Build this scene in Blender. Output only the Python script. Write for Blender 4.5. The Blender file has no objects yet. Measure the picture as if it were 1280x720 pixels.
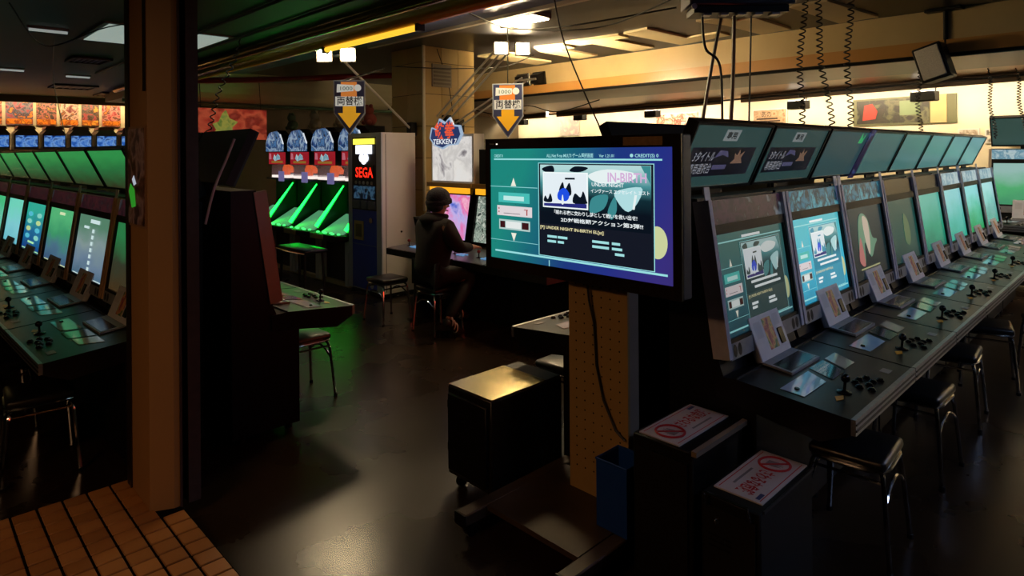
import bpy, bmesh, math, random
from mathutils import Matrix, Vector
random.seed(7)
sc = bpy.context.scene
col = sc.collection
PI = math.pi
R = math.radians

# ------------------------------------------------------------------ camera
CAM_Z = 1.75
th, ro = R(45.7), R(0.45)
fwd = Vector((math.cos(th), math.sin(th), 0)); rgt = Vector((math.sin(th), -math.cos(th), 0)); upv = Vector((0, 0, 1))
cR = rgt * math.cos(ro) - upv * math.sin(ro)
cU = rgt * math.sin(ro) + upv * math.cos(ro)
cam_d = bpy.data.cameras.new('camera'); cam = bpy.data.objects.new('camera', cam_d); col.objects.link(cam)
mw = Matrix.Identity(4)
for i in range(3):
    mw[i][0] = cR[i]; mw[i][1] = cU[i]; mw[i][2] = -fwd[i]
mw[2][3] = CAM_Z
cam.matrix_world = mw
cam_d.sensor_width = 36.0; cam_d.lens = 22.5; cam_d.shift_y = -170.0 / 1280.0
cam_d.clip_start = 0.05; cam_d.clip_end = 100
sc.camera = cam
# ------------------------------------------------------------------ world, exposure
w = bpy.data.worlds.new('world'); sc.world = w; w.use_nodes = True
w.node_tree.nodes['Background'].inputs[0].default_value = (0.5, 0.42, 0.36, 1)
w.node_tree.nodes['Background'].inputs[1].default_value = 0.006
sc.view_settings.view_transform = 'Standard'; sc.view_settings.look = 'None'
sc.view_settings.exposure = 0.0; sc.view_settings.gamma = 1.0; sc.view_settings.use_curve_mapping = False
try:
    sc.cycles.use_denoising = True
    sc.cycles.sample_clamp_indirect = 4.0
    sc.cycles.max_bounces = 6
    sc.cycles.caustics_reflective = False; sc.cycles.caustics_refractive = False
except Exception:
    pass

# ------------------------------------------------------------------ materials
def lin(h):
    h = h.lstrip('#'); v = [int(h[i:i+2], 16) / 255 for i in (0, 2, 4)]
    return tuple((c / 12.92 if c <= .04045 else ((c + .055) / 1.055) ** 2.4) for c in v) + (1.0,)
MATS = {}
def M(name, hexc='#808080', rough=.5, metal=0., noise=None, bump=None, rvar=None, alpha=None, spec=.5, coat=0.):
    """procedural principled surface: noise=(scale, second hex, contrast), bump=(scale, strength), rvar=(scale, lo, hi)"""
    if name in MATS: return MATS[name]
    m = bpy.data.materials.new(name); m.use_nodes = True; nt = m.node_tree; b = nt.nodes['Principled BSDF']
    b.inputs['Base Color'].default_value = lin(hexc); b.inputs['Roughness'].default_value = rough
    b.inputs['Metallic'].default_value = metal; b.inputs['Specular IOR Level'].default_value = spec
    b.inputs['Coat Weight'].default_value = coat
    tc = None
    def coords():
        nonlocal tc
        if tc is None: tc = nt.nodes.new('ShaderNodeTexCoord')
        return tc.outputs['Object']
    def noi(scale, detail=4):
        n = nt.nodes.new('ShaderNodeTexNoise'); n.inputs['Scale'].default_value = scale; n.inputs['Detail'].default_value = detail
        nt.links.new(coords(), n.inputs['Vector']); return n
    if noise is None: noise = (6.0, None, .35)
    n = noi(noise[0]); cr = nt.nodes.new('ShaderNodeValToRGB'); k = noise[2]
    cr.color_ramp.elements[0].position = .5 - .5 * (1 - k); cr.color_ramp.elements[1].position = .5 + .5 * (1 - k)
    base = lin(hexc)
    cr.color_ramp.elements[0].color = base
    cr.color_ramp.elements[1].color = lin(noise[1]) if noise[1] else tuple(min(1, c * 1.18) for c in base[:3]) + (1,)
    nt.links.new(n.outputs['Fac'], cr.inputs[0]); nt.links.new(cr.outputs[0], b.inputs['Base Color'])
    if rvar:
        n2 = noi(rvar[0]); mr = nt.nodes.new('ShaderNodeMapRange')
        mr.inputs['From Min'].default_value = .2; mr.inputs['From Max'].default_value = .8
        mr.inputs['To Min'].default_value = rvar[1]; mr.inputs['To Max'].default_value = rvar[2]
        nt.links.new(n2.outputs['Fac'], mr.inputs['Value']); nt.links.new(mr.outputs[0], b.inputs['Roughness'])
    if bump:
        n3 = noi(bump[0]); bp = nt.nodes.new('ShaderNodeBump'); bp.inputs['Strength'].default_value = bump[1]; bp.inputs['Distance'].default_value = .01
        nt.links.new(n3.outputs['Fac'], bp.inputs['Height']); nt.links.new(bp.outputs[0], b.inputs['Normal'])
    if alpha is not None: b.inputs['Alpha'].default_value = alpha
    MATS[name] = m; return m
def E(name, hexc, s=1.0, base='#050505', rough=.25):
    """emitting surface"""
    if name in MATS: return MATS[name]
    m = bpy.data.materials.new(name); m.use_nodes = True; b = m.node_tree.nodes['Principled BSDF']
    b.inputs['Base Color'].default_value = lin(base); b.inputs['Roughness'].default_value = rough
    b.inputs['Emission Color'].default_value = lin(hexc); b.inputs['Emission Strength'].default_value = s
    MATS[name] = m; return m
def ART(name, cols, scale=6, emit=0., rough=.4, kind='noise', stretch=(1, 1, 1), distort=.35):
    """flat print of blurred colour patches (posters, backlit pictures, screens)"""
    if name in MATS: return MATS[name]
    m = bpy.data.materials.new(name); m.use_nodes = True; nt = m.node_tree; b = nt.nodes['Principled BSDF']
    tc = nt.nodes.new('ShaderNodeTexCoord'); mp = nt.nodes.new('ShaderNodeMapping')
    mp.inputs['Scale'].default_value = stretch; mp.inputs['Location'].default_value = (len(name) * .37, sum(map(ord, name)) % 17 * .31, .2)
    nt.links.new(tc.outputs['Object'], mp.inputs[0])
    if kind == 'voronoi':
        n = nt.nodes.new('ShaderNodeTexVoronoi'); n.inputs['Scale'].default_value = scale
        sep = nt.nodes.new('ShaderNodeSeparateColor'); nt.links.new(n.outputs['Color'], sep.inputs[0]); out = sep.outputs[0]
    else:
        n = nt.nodes.new('ShaderNodeTexNoise'); n.inputs['Scale'].default_value = scale; n.inputs['Detail'].default_value = 5
        n.inputs['Distortion'].default_value = distort; out = n.outputs['Fac']
    nt.links.new(mp.outputs[0], n.inputs['Vector'])
    cr = nt.nodes.new('ShaderNodeValToRGB'); e = cr.color_ramp.elements
    k = len(cols)
    lo, hi = (.0, 1.) if kind == 'voronoi' else (.33, .67)
    e[0].position = lo; e[0].color = lin(cols[0]); e[1].position = hi; e[1].color = lin(cols[-1])
    for i in range(1, k - 1):
        q = e.new(lo + (hi - lo) * i / (k - 1)); q.color = lin(cols[i])
    nt.links.new(out, cr.inputs[0])
    b.inputs['Roughness'].default_value = rough
    if emit > 0:
        b.inputs['Base Color'].default_value = (.01, .01, .01, 1)
        nt.links.new(cr.outputs[0], b.inputs['Emission Color']); b.inputs['Emission Strength'].default_value = emit
    else:
        nt.links.new(cr.outputs[0], b.inputs['Base Color'])
    MATS[name] = m; return m
def GRAD(name, cols, emit=1.0, dirv=(1, 0, 0), noise=.0, nscale=3, rough=.2):
    """screen picture or painted marquee glow: smooth ramp along a direction of the screen, softened by noise"""
    if name in MATS: return MATS[name]
    m = bpy.data.materials.new(name); m.use_nodes = True; nt = m.node_tree; b = nt.nodes['Principled BSDF']
    tc = nt.nodes.new('ShaderNodeTexCoord'); dp = nt.nodes.new('ShaderNodeVectorMath'); dp.operation = 'DOT_PRODUCT'
    nt.links.new(tc.outputs['Generated'], dp.inputs[0]); dp.inputs[1].default_value = dirv
    n = nt.nodes.new('ShaderNodeTexNoise'); n.inputs['Scale'].default_value = nscale; n.inputs['Detail'].default_value = 3
    nt.links.new(tc.outputs['Generated'], n.inputs['Vector'])
    ma = nt.nodes.new('ShaderNodeMath'); ma.operation = 'MULTIPLY_ADD'; ma.inputs[1].default_value = noise; nt.links.new(n.outputs['Fac'], ma.inputs[0])
    nt.links.new(dp.outputs['Value'], ma.inputs[2])
    cr = nt.nodes.new('ShaderNodeValToRGB'); e = cr.color_ramp.elements; k = len(cols)
    lo, hi = noise * .5, 1 + noise * .5
    hi = min(hi, 1.0)
    e[0].position = min(lo, .9); e[0].color = lin(cols[0]); e[1].position = hi; e[1].color = lin(cols[-1])
    for i in range(1, k - 1):
        q = e.new(lo + (hi - lo) * i / (k - 1)); q.color = lin(cols[i])
    nt.links.new(ma.outputs[0], cr.inputs[0])
    b.inputs['Base Color'].default_value = (.008, .009, .01, 1); b.inputs['Roughness'].default_value = rough; b.inputs['Specular IOR Level'].default_value = .2
    nt.links.new(cr.outputs[0], b.inputs['Emission Color']); b.inputs['Emission Strength'].default_value = emit
    MATS[name] = m; return m

# ------------------------------------------------------------------ mesh helpers
class MB:
    def __init__(s): s.v = []; s.f = []; s.sm = []
    def add(s, vs, fs, smooth=False, xf=None):
        o = len(s.v)
        for p in vs:
            p = Vector(p)
            s.v.append(tuple(xf @ p) if xf is not None else tuple(p))
        for f in fs: s.f.append(tuple(i + o for i in f)); s.sm.append(smooth)
        return s
    def box(s, x0, x1, y0, y1, z0, z1, xf=None):
        vs = [(x, y, z) for z in (z0, z1) for (x, y) in ((x0, y0), (x1, y0), (x1, y1), (x0, y1))]
        return s.add(vs, [(3, 2, 1, 0), (4, 5, 6, 7), (0, 1, 5, 4), (1, 2, 6, 5), (2, 3, 7, 6), (3, 0, 4, 7)], xf=xf)
    def rbox(s, x0, x1, y0, y1, z0, z1, b=.01, seg=2, xf=None):
        bm = bmesh.new(); bmesh.ops.create_cube(bm, size=1)
        for v in bm.verts:
            v.co = Vector(((x0 + x1) / 2 + v.co.x * (x1 - x0), (y0 + y1) / 2 + v.co.y * (y1 - y0), (z0 + z1) / 2 + v.co.z * (z1 - z0)))
        bmesh.ops.bevel(bm, geom=bm.edges[:], offset=b, segments=seg, affect='EDGES', profile=.5)
        bm.verts.index_update()
        s.add([v.co[:] for v in bm.verts], [[v.index for v in f.verts] for f in bm.faces], True, xf); bm.free(); return s
    def prism(s, pts, a0, a1, axis='x', xf=None):
        """polygon extruded along an axis; pts are the two other coordinates, in order"""
        n = len(pts)
        def mk(a, p): return {'x': (a, p[0], p[1]), 'y': (p[0], a, p[1]), 'z': (p[0], p[1], a)}[axis]
        vs = [mk(a0, p) for p in pts] + [mk(a1, p) for p in pts]
        fs = [tuple(range(n))[::-1], tuple(range(n, 2 * n))] + [(i, (i + 1) % n, n + (i + 1) % n, n + i) for i in range(n)]
        s.add(vs, fs, xf=xf); return s
    def quad(s, pts, xf=None): return s.add(pts, [tuple(range(len(pts)))], xf=xf)
    def cyl(s, c, r, h, n=16, r2=None, xf=None, axis='z', smooth=True):
        r2 = r if r2 is None else r2
        vs = []
        for (rr, hh) in ((r, 0), (r2, h)):
            for i in range(n):
                a = 2 * PI * i / n; p = (rr * math.cos(a), rr * math.sin(a), hh)
                if axis == 'y': p = (p[0], p[2], -p[1])
                elif axis == 'x': p = (p[2], p[0], p[1])
                vs.append((c[0] + p[0], c[1] + p[1], c[2] + p[2]))
        s.add(vs, [(i, (i + 1) % n, n + (i + 1) % n, n + i) for i in range(n)], smooth, xf)
        s.add(vs, [tuple(range(n))[::-1], tuple(range(n, 2 * n))], False, xf); return s
    def lathe(s, prof, c=(0, 0, 0), n=16, xf=None):
        vs = []; k = len(prof)
        for (rr, zz) in prof:
            for i in range(n):
                a = 2 * PI * i / n; vs.append((c[0] + rr * math.cos(a), c[1] + rr * math.sin(a), c[2] + zz))
        fs = [(j * n + i, j * n + (i + 1) % n, (j + 1) * n + (i + 1) % n, (j + 1) * n + i) for j in range(k - 1) for i in range(n)]
        fs += [tuple(range(n))[::-1], tuple(range((k - 1) * n, k * n))]
        return s.add(vs, fs, True, xf)
    def ball(s, c, r, n=12, m=8, xf=None, sq=(1, 1, 1)):
        vs = [(c[0] + r * sq[0] * math.sin(PI * j / m) * math.cos(2 * PI * i / n), c[1] + r * sq[1] * math.sin(PI * j / m) * math.sin(2 * PI * i / n), c[2] + r * sq[2] * math.cos(PI * j / m)) for j in range(m + 1) for i in range(n)]
        fs = [(j * n + i, (j + 1) * n + i, (j + 1) * n + (i + 1) % n, j * n + (i + 1) % n) for j in range(m) for i in range(n)]
        return s.add(vs, fs, True, xf)
    def tube(s, path, r, n=8, xf=None, closed=False):
        P_ = [Vector(p) for p in path]; k = len(P_); vs = []; fs = []
        prev = None
        for i in range(k):
            a = P_[i - 1] if (i or closed) else P_[i]; b = P_[(i + 1) % k] if (i < k - 1 or closed) else P_[i]
            t = (b - a).normalized()
            ref = prev if prev is not None else (Vector((0, 0, 1)) if abs(t.z) < .9 else Vector((1, 0, 0)))
            u = (ref - t * ref.dot(t))
            if u.length < 1e-5: u = t.orthogonal()
            u.normalize(); prev = u; v = t.cross(u)
            rr = r[i] if isinstance(r, (list, tuple)) else r
            for j in range(n):
                q = 2 * PI * j / n; vs.append(tuple(P_[i] + (u * math.cos(q) + v * math.sin(q)) * rr))
        for i in range(k if closed else k - 1):
            i2 = (i + 1) % k
            for j in range(n): fs.append((i * n + j, i * n + (j + 1) % n, i2 * n + (j + 1) % n, i2 * n + j))
        if not closed: fs += [tuple(range(n))[::-1], tuple(range((k - 1) * n, k * n))]
        return s.add(vs, fs, True, xf)
    def mesh(s, name):
        me = bpy.data.meshes.new(name); me.from_pydata(s.v, [], s.f)
        me.polygons.foreach_set('use_smooth', s.sm)
        bm = bmesh.new(); bm.from_mesh(me); bmesh.ops.recalc_face_normals(bm, faces=bm.faces); bm.to_mesh(me); bm.free()
        if any(s.sm):
            try: me.set_sharp_from_angle(angle=R(40))
            except Exception: pass
        me.update(); return me
    def build(s, name, mat, parent=None):
        me = s.mesh(name); me.materials.append(mat)
        o = bpy.data.objects.new(name, me); col.objects.link(o)
        if parent is not None: o.parent = parent
        return o
def tag(o, label=None, cat=None, group=None, kind=None):
    if label: o['label'] = label
    if cat: o['category'] = cat
    if group: o['group'] = group
    if kind: o['kind'] = kind
    return o
def thing(name, label, cat, loc=(0, 0, 0), rz=0., group=None):
    o = bpy.data.objects.new(name, None); col.objects.link(o)
    o.location = loc; o.rotation_euler = (0, 0, rz); o.empty_display_size = .1
    return tag(o, label, cat, group)
def copy_tree(o, parent=None):
    c = o.copy(); col.objects.link(c)
    if parent is not None: c.parent = parent
    for ch in list(o.children): copy_tree(ch, c)
    return c
def repaint(o, mat):
    o.material_slots[0].link = 'OBJECT'; o.material_slots[0].material = mat
def child(o, base):
    return [c for c in o.children if c.name.split('.')[0] == base]
def frame_xf(org, ex, ey):
    ex = Vector(ex).normalized(); ey = Vector(ey).normalized(); ez = ex.cross(ey)
    m = Matrix.Identity(4)
    for i in range(3): m[i][0] = ex[i]; m[i][1] = ey[i]; m[i][2] = ez[i]; m[i][3] = org[i]
    return m
def rect(mb, x0, x1, y0, y1, n=0., xf=None):
    return mb.quad([(x0, y0, n), (x1, y0, n), (x1, y1, n), (x0, y1, n)], xf)
def text(s, h, name, mat, parent, xf, x=0., y=0., align='LEFT', width=None, shear=0., bold=.0, n=.0):
    """lettering as a flat fill on the plane of xf; h is the letter height"""
    cu = bpy.data.curves.new('txt', 'FONT'); cu.body = s; cu.size = h * 1.35; cu.align_x = align; cu.shear = shear; cu.offset = bold * h
    cu.fill_mode = 'FRONT'; cu.resolution_u = 2
    o = bpy.data.objects.new('txt', cu); col.objects.link(o)
    dg = bpy.context.evaluated_depsgraph_get()
    me = bpy.data.meshes.new_from_object(o.evaluated_get(dg)); bpy.data.objects.remove(o)
    if len(me.vertices) == 0: return None
    xs = [v.co.x for v in me.vertices]; W = max(xs) - min(xs)
    k = 1.0 if (width is None or W < 1e-6) else width / W
    for v in me.vertices: v.co = xf @ Vector((v.co.x * k + x, v.co.y + y, n))
    me.name = name; me.materials.clear(); me.materials.append(mat)
    t = bpy.data.objects.new(name, me); col.objects.link(t)
    if parent is not None: t.parent = parent
    return t
def skin(name, verts, edges, mat, parent=None, sub=2, root=0):
    """a body grown over connected joints: verts = (x, y, z, radius or (rx, ry))"""
    me = bpy.data.meshes.new(name); me.from_pydata([v[:3] for v in verts], edges, [])
    o = bpy.data.objects.new(name, me); col.objects.link(o)
    md = o.modifiers.new('s', 'SKIN'); md.use_smooth_shade = True
    for i, sv in enumerate(me.skin_vertices[0].data):
        r_ = verts[i][3]; sv.radius = r_ if isinstance(r_, tuple) else (r_, r_); sv.use_root = (i == root)
    sb = o.modifiers.new('d', 'SUBSURF'); sb.levels = sub; sb.render_levels = sub
    dg = bpy.context.evaluated_depsgraph_get(); m2 = bpy.data.meshes.new_from_object(o.evaluated_get(dg))
    bpy.data.objects.remove(o)
    m2.name = name; m2.materials.clear(); m2.materials.append(mat)
    for p in m2.polygons: p.use_smooth = True
    t = bpy.data.objects.new(name, m2); col.objects.link(t)
    if parent is not None: t.parent = parent
    return t
ID4 = Matrix.Identity(4)
# shared materials
black = M('black_plastic', '#0a0a0b', .45, noise=(40, '#0e0e0f', .3), spec=.25)
blackg = M('black_gloss', '#070708', .18, noise=(20, '#0c0c0e', .3), spec=.25)
dark = M('dark_steel', '#1a1918', .4, .3, noise=(15, '#242220', .3))
alu = M('brushed_aluminium', '#a9adb3', .32, .85, noise=(60, '#8b8f96', .4))
silver = M('silver_plastic', '#9a9da3', .38, .25, noise=(25, '#84878d', .4))
chrome = M('chrome', '#c9ccd0', .12, 1., noise=(9, '#b8bbc0', .3))
vinyl = M('black_vinyl', '#0d0c0c', .3, noise=(30, '#151413', .3), bump=(90, .08))
white = M('white_paper', '#d9d6d0', .6, noise=(12, '#cbc7c0', .3))
cable = M('cable_black', '#0c0b0a', .5)
# ------------------------------------------------------------------ the setting
def struct(o): return tag(o, kind='structure')
floor_m = M('polished_concrete', '#1a1109', .3, noise=(1.6, '#2b1e12', .15), rvar=(1.6, .20, .36), spec=.32)
struct(MB().box(-4, 16, -4, 16, -.1, 0).build('floor', floor_m))
ceil_m = M('ceiling_dark_paint', '#232327', .35, noise=(2, '#2d2d32', .3))
ceilL_m = M('ceiling_green_paint', '#2a463a', .5, noise=(1.5, '#345345', .3))
cream = M('cream_light_patch', '#ecd9ac', .55, noise=(3, '#e2cea0', .4))  # pale tone of the painted floodlight patches on the ceiling
wall_m = M('wall_cream', '#e6dcc0', .6, noise=(2, '#dcd0b0', .4))
tan_m = M('beam_tan', '#a08a62', .3, noise=(2, '#ac966c', .4))
orange_m = M('soffit_orange', '#8a5a2a', .3, noise=(2, '#94632f', .4))
grey_m = M('soffit_grey', '#4e4a48', .4, noise=(2, '#585452', .3))
ceilO = struct(MB().box(2.6, 7.6, -4, 12.0, 3.15, 3.25).build('ceiling', ceil_m))
ceilL = struct(MB().box(-4, 2.6, -4, 14.4, 2.8, 3.25).box(2.6, 3.9, 12.0, 14.4, 2.8, 3.25).build('ceiling_lowered', ceilL_m))
# floodlight patches on the dark ceiling, painted as thin cream L-shaped boards
for pts in ([(6.15, 4.10), (7.0, 4.10), (7.0, 3.66), (7.24, 3.66), (7.4, 4.42), (6.2, 4.46)],
            [(6.14, 5.33), (6.22, 4.55), (6.46, 4.57), (6.44, 4.78), (7.33, 4.78), (7.41, 5.16), (6.46, 5.14), (6.45, 5.33)],
            [(6.13, 5.85), (6.25, 5.45), (6.54, 5.48), (6.51, 5.72), (7.32, 5.72), (7.38, 6.12), (6.43, 6.04)],
            [(6.1, 6.95), (6.15, 6.4), (6.5, 6.4), (6.5, 6.6), (7.3, 6.6), (7.36, 6.98)],
            [(6.2, 3.52), (6.2, 3.2), (6.5, 3.2), (6.5, 3.0), (7.4, 3.0), (7.45, 3.38), (6.6, 3.4)],
            [(6.25, 2.55), (6.25, 2.2), (7.4, 2.1), (7.45, 2.5)]):
    MB().prism(pts, 3.125, 3.15, 'z').build('ceiling_board', cream, ceilO)
# beam across the hall, with its lower orange band and the dark rail under it
beam = struct(MB().box(7.6, 9.2, -4, 12.0, 2.7, 3.25).build('ceiling_beam', tan_m))
MB().box(7.575, 7.6, -4, 12.0, 2.7, 2.84).build('beam_band', M('beam_band_orange', '#9c6f3a', .28, noise=(2, '#a87a42', .4)), beam)
MB().box(7.57, 9.2, -4, 12.0, 2.692, 2.70).build('beam_underside', grey_m, beam)
MB().tube([(7.56, -4, 2.68), (7.56, 12, 2.68)], .022, 8).build('beam_rail', black, beam)
wx = lambda y: 10.6 + .155 * y
struct(MB().prism([(9.2, -4), (wx(-4), -4), (wx(16), 16), (9.2, 16)], 2.7, 2.78, 'z').build('ceiling_soffit', orange_m))
struct(MB().prism([(wx(-4), -4), (wx(-4) + .15, -4), (wx(16) + .15, 16), (wx(16), 16)], 0, 2.9, 'z').build('wall_right', wall_m))
struct(MB().box(-4, 3.9, 14.3, 14.45, 0, 2.85).build('wall_far', wall_m))
struct(MB().box(3.9, 14, 12.6, 12.75, 0, 3.2).build('wall_back', M('wall_dark_tan', '#5d5240', .6)))  # back wall in an even dark tan
struct(MB().box(-4.1, -4, -4, 14.4, 0, 3.2).build('wall_left', M('wall_brown', '#241c15', .6)))
struct(MB().box(-4, wx(-4), -4.1, -4, 0, 3.2).build('wall_front', M('wall_brown2', '#241c15', .6)))
# curved soffit over the card machines
pr = [(12.6, 3.15), (11.2, 3.15)] + [(11.2 + .35 * (1 - math.cos(a)) , 3.15 - .5 * math.sin(a)) for a in [PI / 2 * i / 6 for i in range(1, 7)]] + [(12.6, 2.65)]
struct(MB().prism(pr, 2.65, 9.0, 'x').build('ceiling_cove', M('cove_beige', '#b8ad8a', .45, noise=(2, '#c2b794', .4))))
struct(MB().tube([(2.65, 11.5, 2.62), (9, 11.5, 2.62)], .025, 8).build('trim_1', M('green_pipe', '#3f5a45', .4)))
# trim strip and pipes under the ceiling
struct(MB().box(4.44, 4.5, -1, 7.2, 3.10, 3.15).build('trim_2', M('trim_white', '#b5ada0', .4)))
blueceil = MB().box(2.85, 4.44, -1, 11.2, 3.135, 3.15).build('ceiling_panel', M('ceiling_blue', '#5a6c98', .35, noise=(1.5, '#6578a6', .4)), ceilO)
# entrance: raised slab with tiles
slab = struct(MB().box(-3.9, .995, -3.9, 3.76, 0.0, .073).build('floor_entrance', M('grout', '#050302', .9, spec=.1)))
tilem = [M('quarry_tile_%d' % i, c, .5, noise=(9, c2, .4), bump=(30, .1)) for i, (c, c2) in enumerate((('#a8743f', '#9a6836'), ('#b17c45', '#a3703c'), ('#9d6b38', '#8f5f30')))]
tm = MB().rbox(-.0445, .0445, -.0445, .0445, -.012, .012, .0025, 1).mesh('floor_tile'); tm.materials.append(tilem[0])
for i in range(11):
    for j in range(20):
        x = .995 - .05 - .1 * i; y = 3.75 - .05 - .1 * j
        d_ = .698 * x + .716 * y
        if d_ < 2.05 or (.86 < x and 3.27 < y): continue
        t = bpy.data.objects.new('floor_tile', tm); col.objects.link(t); t.parent = slab
        t.location = (x, y, .068 + random.uniform(-.0008, .0008))
        t.material_slots[0].link = 'OBJECT'; t.material_slots[0].material = random.choice(tilem)
# lowered ceiling: light panel, vents, edge pipes
fl = thing('ceiling_light', 'recessed ceiling light panel above the row of green marquees', 'light', (1.72, 6.3, 2.8))
MB().box(-.5, .5, -.5, .5, -.012, 0).build('frame', M('light_frame', '#6c7a72', .4), fl)
MB().box(-.46, .46, -.46, .46, -.018, -.012).build('diffuser', E('ceiling_panel_glow', '#9fb0a6', .75), fl)
def vent(name, x0, x1, y0, y1, label, slats=5):
    t = thing(name, label, 'vent', ((x0 + x1) / 2, (y0 + y1) / 2, 2.8))
    a, b = (x1 - x0) / 2, (y1 - y0) / 2
    MB().box(-a, a, -b, b, -.01, 0).build('backing', black, t)
    MB().box(-a, a, -b, -b + .03, -.025, 0).box(-a, a, b - .03, b, -.025, 0).box(-a, -a + .03, -b, b, -.025, 0).box(a - .03, a, -b, b, -.025, 0).build('frame', M('vent_frame', '#2f2a24', .5), t)
    for i in range(slats):
        x = -a + .05 + (2 * a - .1) * (i + .5) / slats
        MB().box(x - .012, x + .012, -b + .03, b - .03, -.018, -.01).build('slat', dark, t)
vent('ceiling_vent', 1.4, 1.76, 8.0, 8.47, 'dark slatted ceiling vent beyond the recessed light panel')
vent('ceiling_vent', 1.75, 2.3, 11.3, 11.9, 'dark square ceiling vent close to the far poster wall, over the blue machines')
vent('ceiling_vent', 2.55, 3.2, 12.3, 13.0, 'wide ceiling vent close to the far poster wall beside the wooden entrance pillar', 6)
for (x, y, l) in ((.95, 6.4, 'slim white ceiling tube lamp next to the recessed light panel'), (1.05, 9.6, 'slim pale ceiling tube lamp between the ceiling vents and the lit wall'), (1.78, 9.9, 'slim pale ceiling tube lamp beyond the first slatted vent')):
    t = thing('tube_lamp', l, 'light', (x, y, 2.8)); MB().box(-.14, .14, -.02, .02, -.02, 0).build('holder', silver, t); MB().tube([(-.13, 0, -.03), (.13, 0, -.03)], .012, 8).build('tube', E('thin_tube', '#cfd6cf', .4), t)
# pipes at the edge of the lowered ceiling
p = MB().tube([(2.78, -1, 2.74), (2.78, 11.4, 2.74)], .06, 14).build('ceiling_pipe', M('yellow_pipe', '#e0a420', .25, noise=(4, '#d4981a', .4))); tag(p, 'thick glossy yellow pipe running along under the ceiling edge', 'pipe')
p = MB().tube([(2.54, -1, 2.755), (2.54, 11.4, 2.755)], .04, 14).build('ceiling_pipe', M('brass_pipe', '#b08d58', .18, .9, noise=(4, '#a5824e', .4))); tag(p, 'shiny brass pipe running beside the yellow ceiling pipe', 'pipe')
for k, xx in enumerate((1.9, 2.25)):
    p = MB().tube([(xx, -1, 2.785), (xx, 9.5, 2.785)], .012, 8).build('ceiling_cable_run', cable); tag(p, ['thin black cable run on the lowered ceiling above the left cabinets', 'thin black cable run on the lowered ceiling nearer the brass pipe'][k], 'cable')
p = MB().tube([(2.9, 10.6, 2.86), (3.6, 9.9, 2.86), (4.4, 9.3, 2.88), (5.2, 8.9, 2.95), (6.4, 8.3, 3.02)], .045, 12).build('ceiling_duct', M('red_duct', '#8a1f22', .3)); tag(p, 'dark red flexible duct under the ceiling behind the lamps', 'duct')
# ------------------------------------------------------------------ entrance pillar
ep = thing('entrance_pillar', 'brown entrance pillar with a metal sliding door track, rising from the tiled floor', 'pillar', (0, 0, .073))
pil_m = M('pillar_brown', '#a47c50', .5, noise=(1.5, '#957046', .3), bump=(40, .05))
MB().prism([(.873, 3.345), (.965, 3.30), (.99, 3.30), (.99, 3.70), (.873, 3.70)], 0, 2.9, 'z').build('casing', pil_m, ep)
MB().box(.866, .873, 3.64, 3.71, 0, 2.9).build('edge_strip', M('edge_dark', '#20140c', .4), ep)
trk = M('track_metal', '#5a4a48', .35, .5, noise=(20, '#4b3d3c', .4))
MB().box(.99, 1.0, 3.29, 3.68, 0, 2.9).box(1.03, 1.085, 3.30, 3.34, 0, 2.9).build('track_rail', trk, ep)
MB().box(1.0, 1.03, 3.36, 3.68, 0, 2.9).build('track_groove', black, ep)
MB().box(1.03, 1.085, 3.34, 3.68, 0, 2.9).build('door_edge', M('door_mauve', '#8c6c68', .4, noise=(5, '#5f4642', .4)), ep)
MB().box(.868, .8735, 3.36, 3.4, 1.98, 2.9).build('slot', M('slot_dark', '#1c100a', .5), ep)
po = thing('poster', 'small dark poster with a bright green patch on the brown entrance pillar', 'poster', (.873, 3.36, 1.40))
MB().box(-.006, 0, 0, .30, 0, .49).build('border', M('poster_border', '#8a6a50', .5), po)
MB().box(-.009, -.006, .012, .288, .012, .478).build('picture', ART('poster_pic', ['#2a1814', '#6a4438', '#a890a0', '#5a4054', '#1c1418'], 9), po)
MB().prism([(.15, .10), (.22, .09), (.27, .17), (.24, .21), (.17, .18)], -.0105, -.009, 'x').build('green_patch', E('poster_green', '#35b030', .5), po)
MB().prism([(.14, .21), (.18, .20), (.21, .23), (.18, .25)], -.0105, -.009, 'x').build('white_patch', E('poster_white', '#d0d8e8', .6), po)
# ------------------------------------------------------------------ back pillar with tile panels and conduit
bp = thing('tiled_pillar', 'beige tile clad pillar behind the change machine', 'pillar', (5.0, 6.75, 0))
MB().box(.01, .85, .01, .74, 0, 3.15).build('core', M('pillar_joint', '#3c3020', .8), bp)
tl = [M('pillar_tile_%d' % i, c, .45, noise=(4, c2, .3)) for i, (c, c2) in enumerate((('#c9ab70', '#bb9d64'), ('#bfa168', '#b2955e'), ('#d0b37a', '#c2a56d')))]
for k in range(8):
    z0, z1 = k * .42 + .004, min(k * .42 + .416, 3.145)
    if z1 - z0 < .05: continue
    for i in range(3):
        MB().box(i * .287 + .003, i * .287 + .283, 0, .012, z0, z1).build('pillar_panel', tl[(i + k) % 3], bp)
    for i in range(2):
        MB().box(0, .012, .012 + i * .367 + .003, .012 + i * .367 + .363, z0, z1).build('pillar_panel', tl[(i * 2 + k) % 3], bp)
p = MB().tube([(4.97, 6.72, 1.0), (4.97, 6.72, 3.14)], .022, 10).build('conduit_pipe', M('conduit', '#cfc4aa', .4)); tag(p, 'pale conduit pipe rising along the corner of the tiled pillar', 'pipe')
vt = thing('wall_vent', 'grey louvred vent high on the tiled pillar', 'vent', (5.28, 6.748, 2.62)); MB().box(-.16, .16, -.02, 0, 0, .3).build('plate', M('vent_grey', '#8a8070', .5), vt)
for i in range(5): MB().box(-.14, .14, -.028, -.02, .03 + i * .05, .055 + i * .05).build('louvre', M('vent_slat', '#6c6456', .5), vt)
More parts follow.
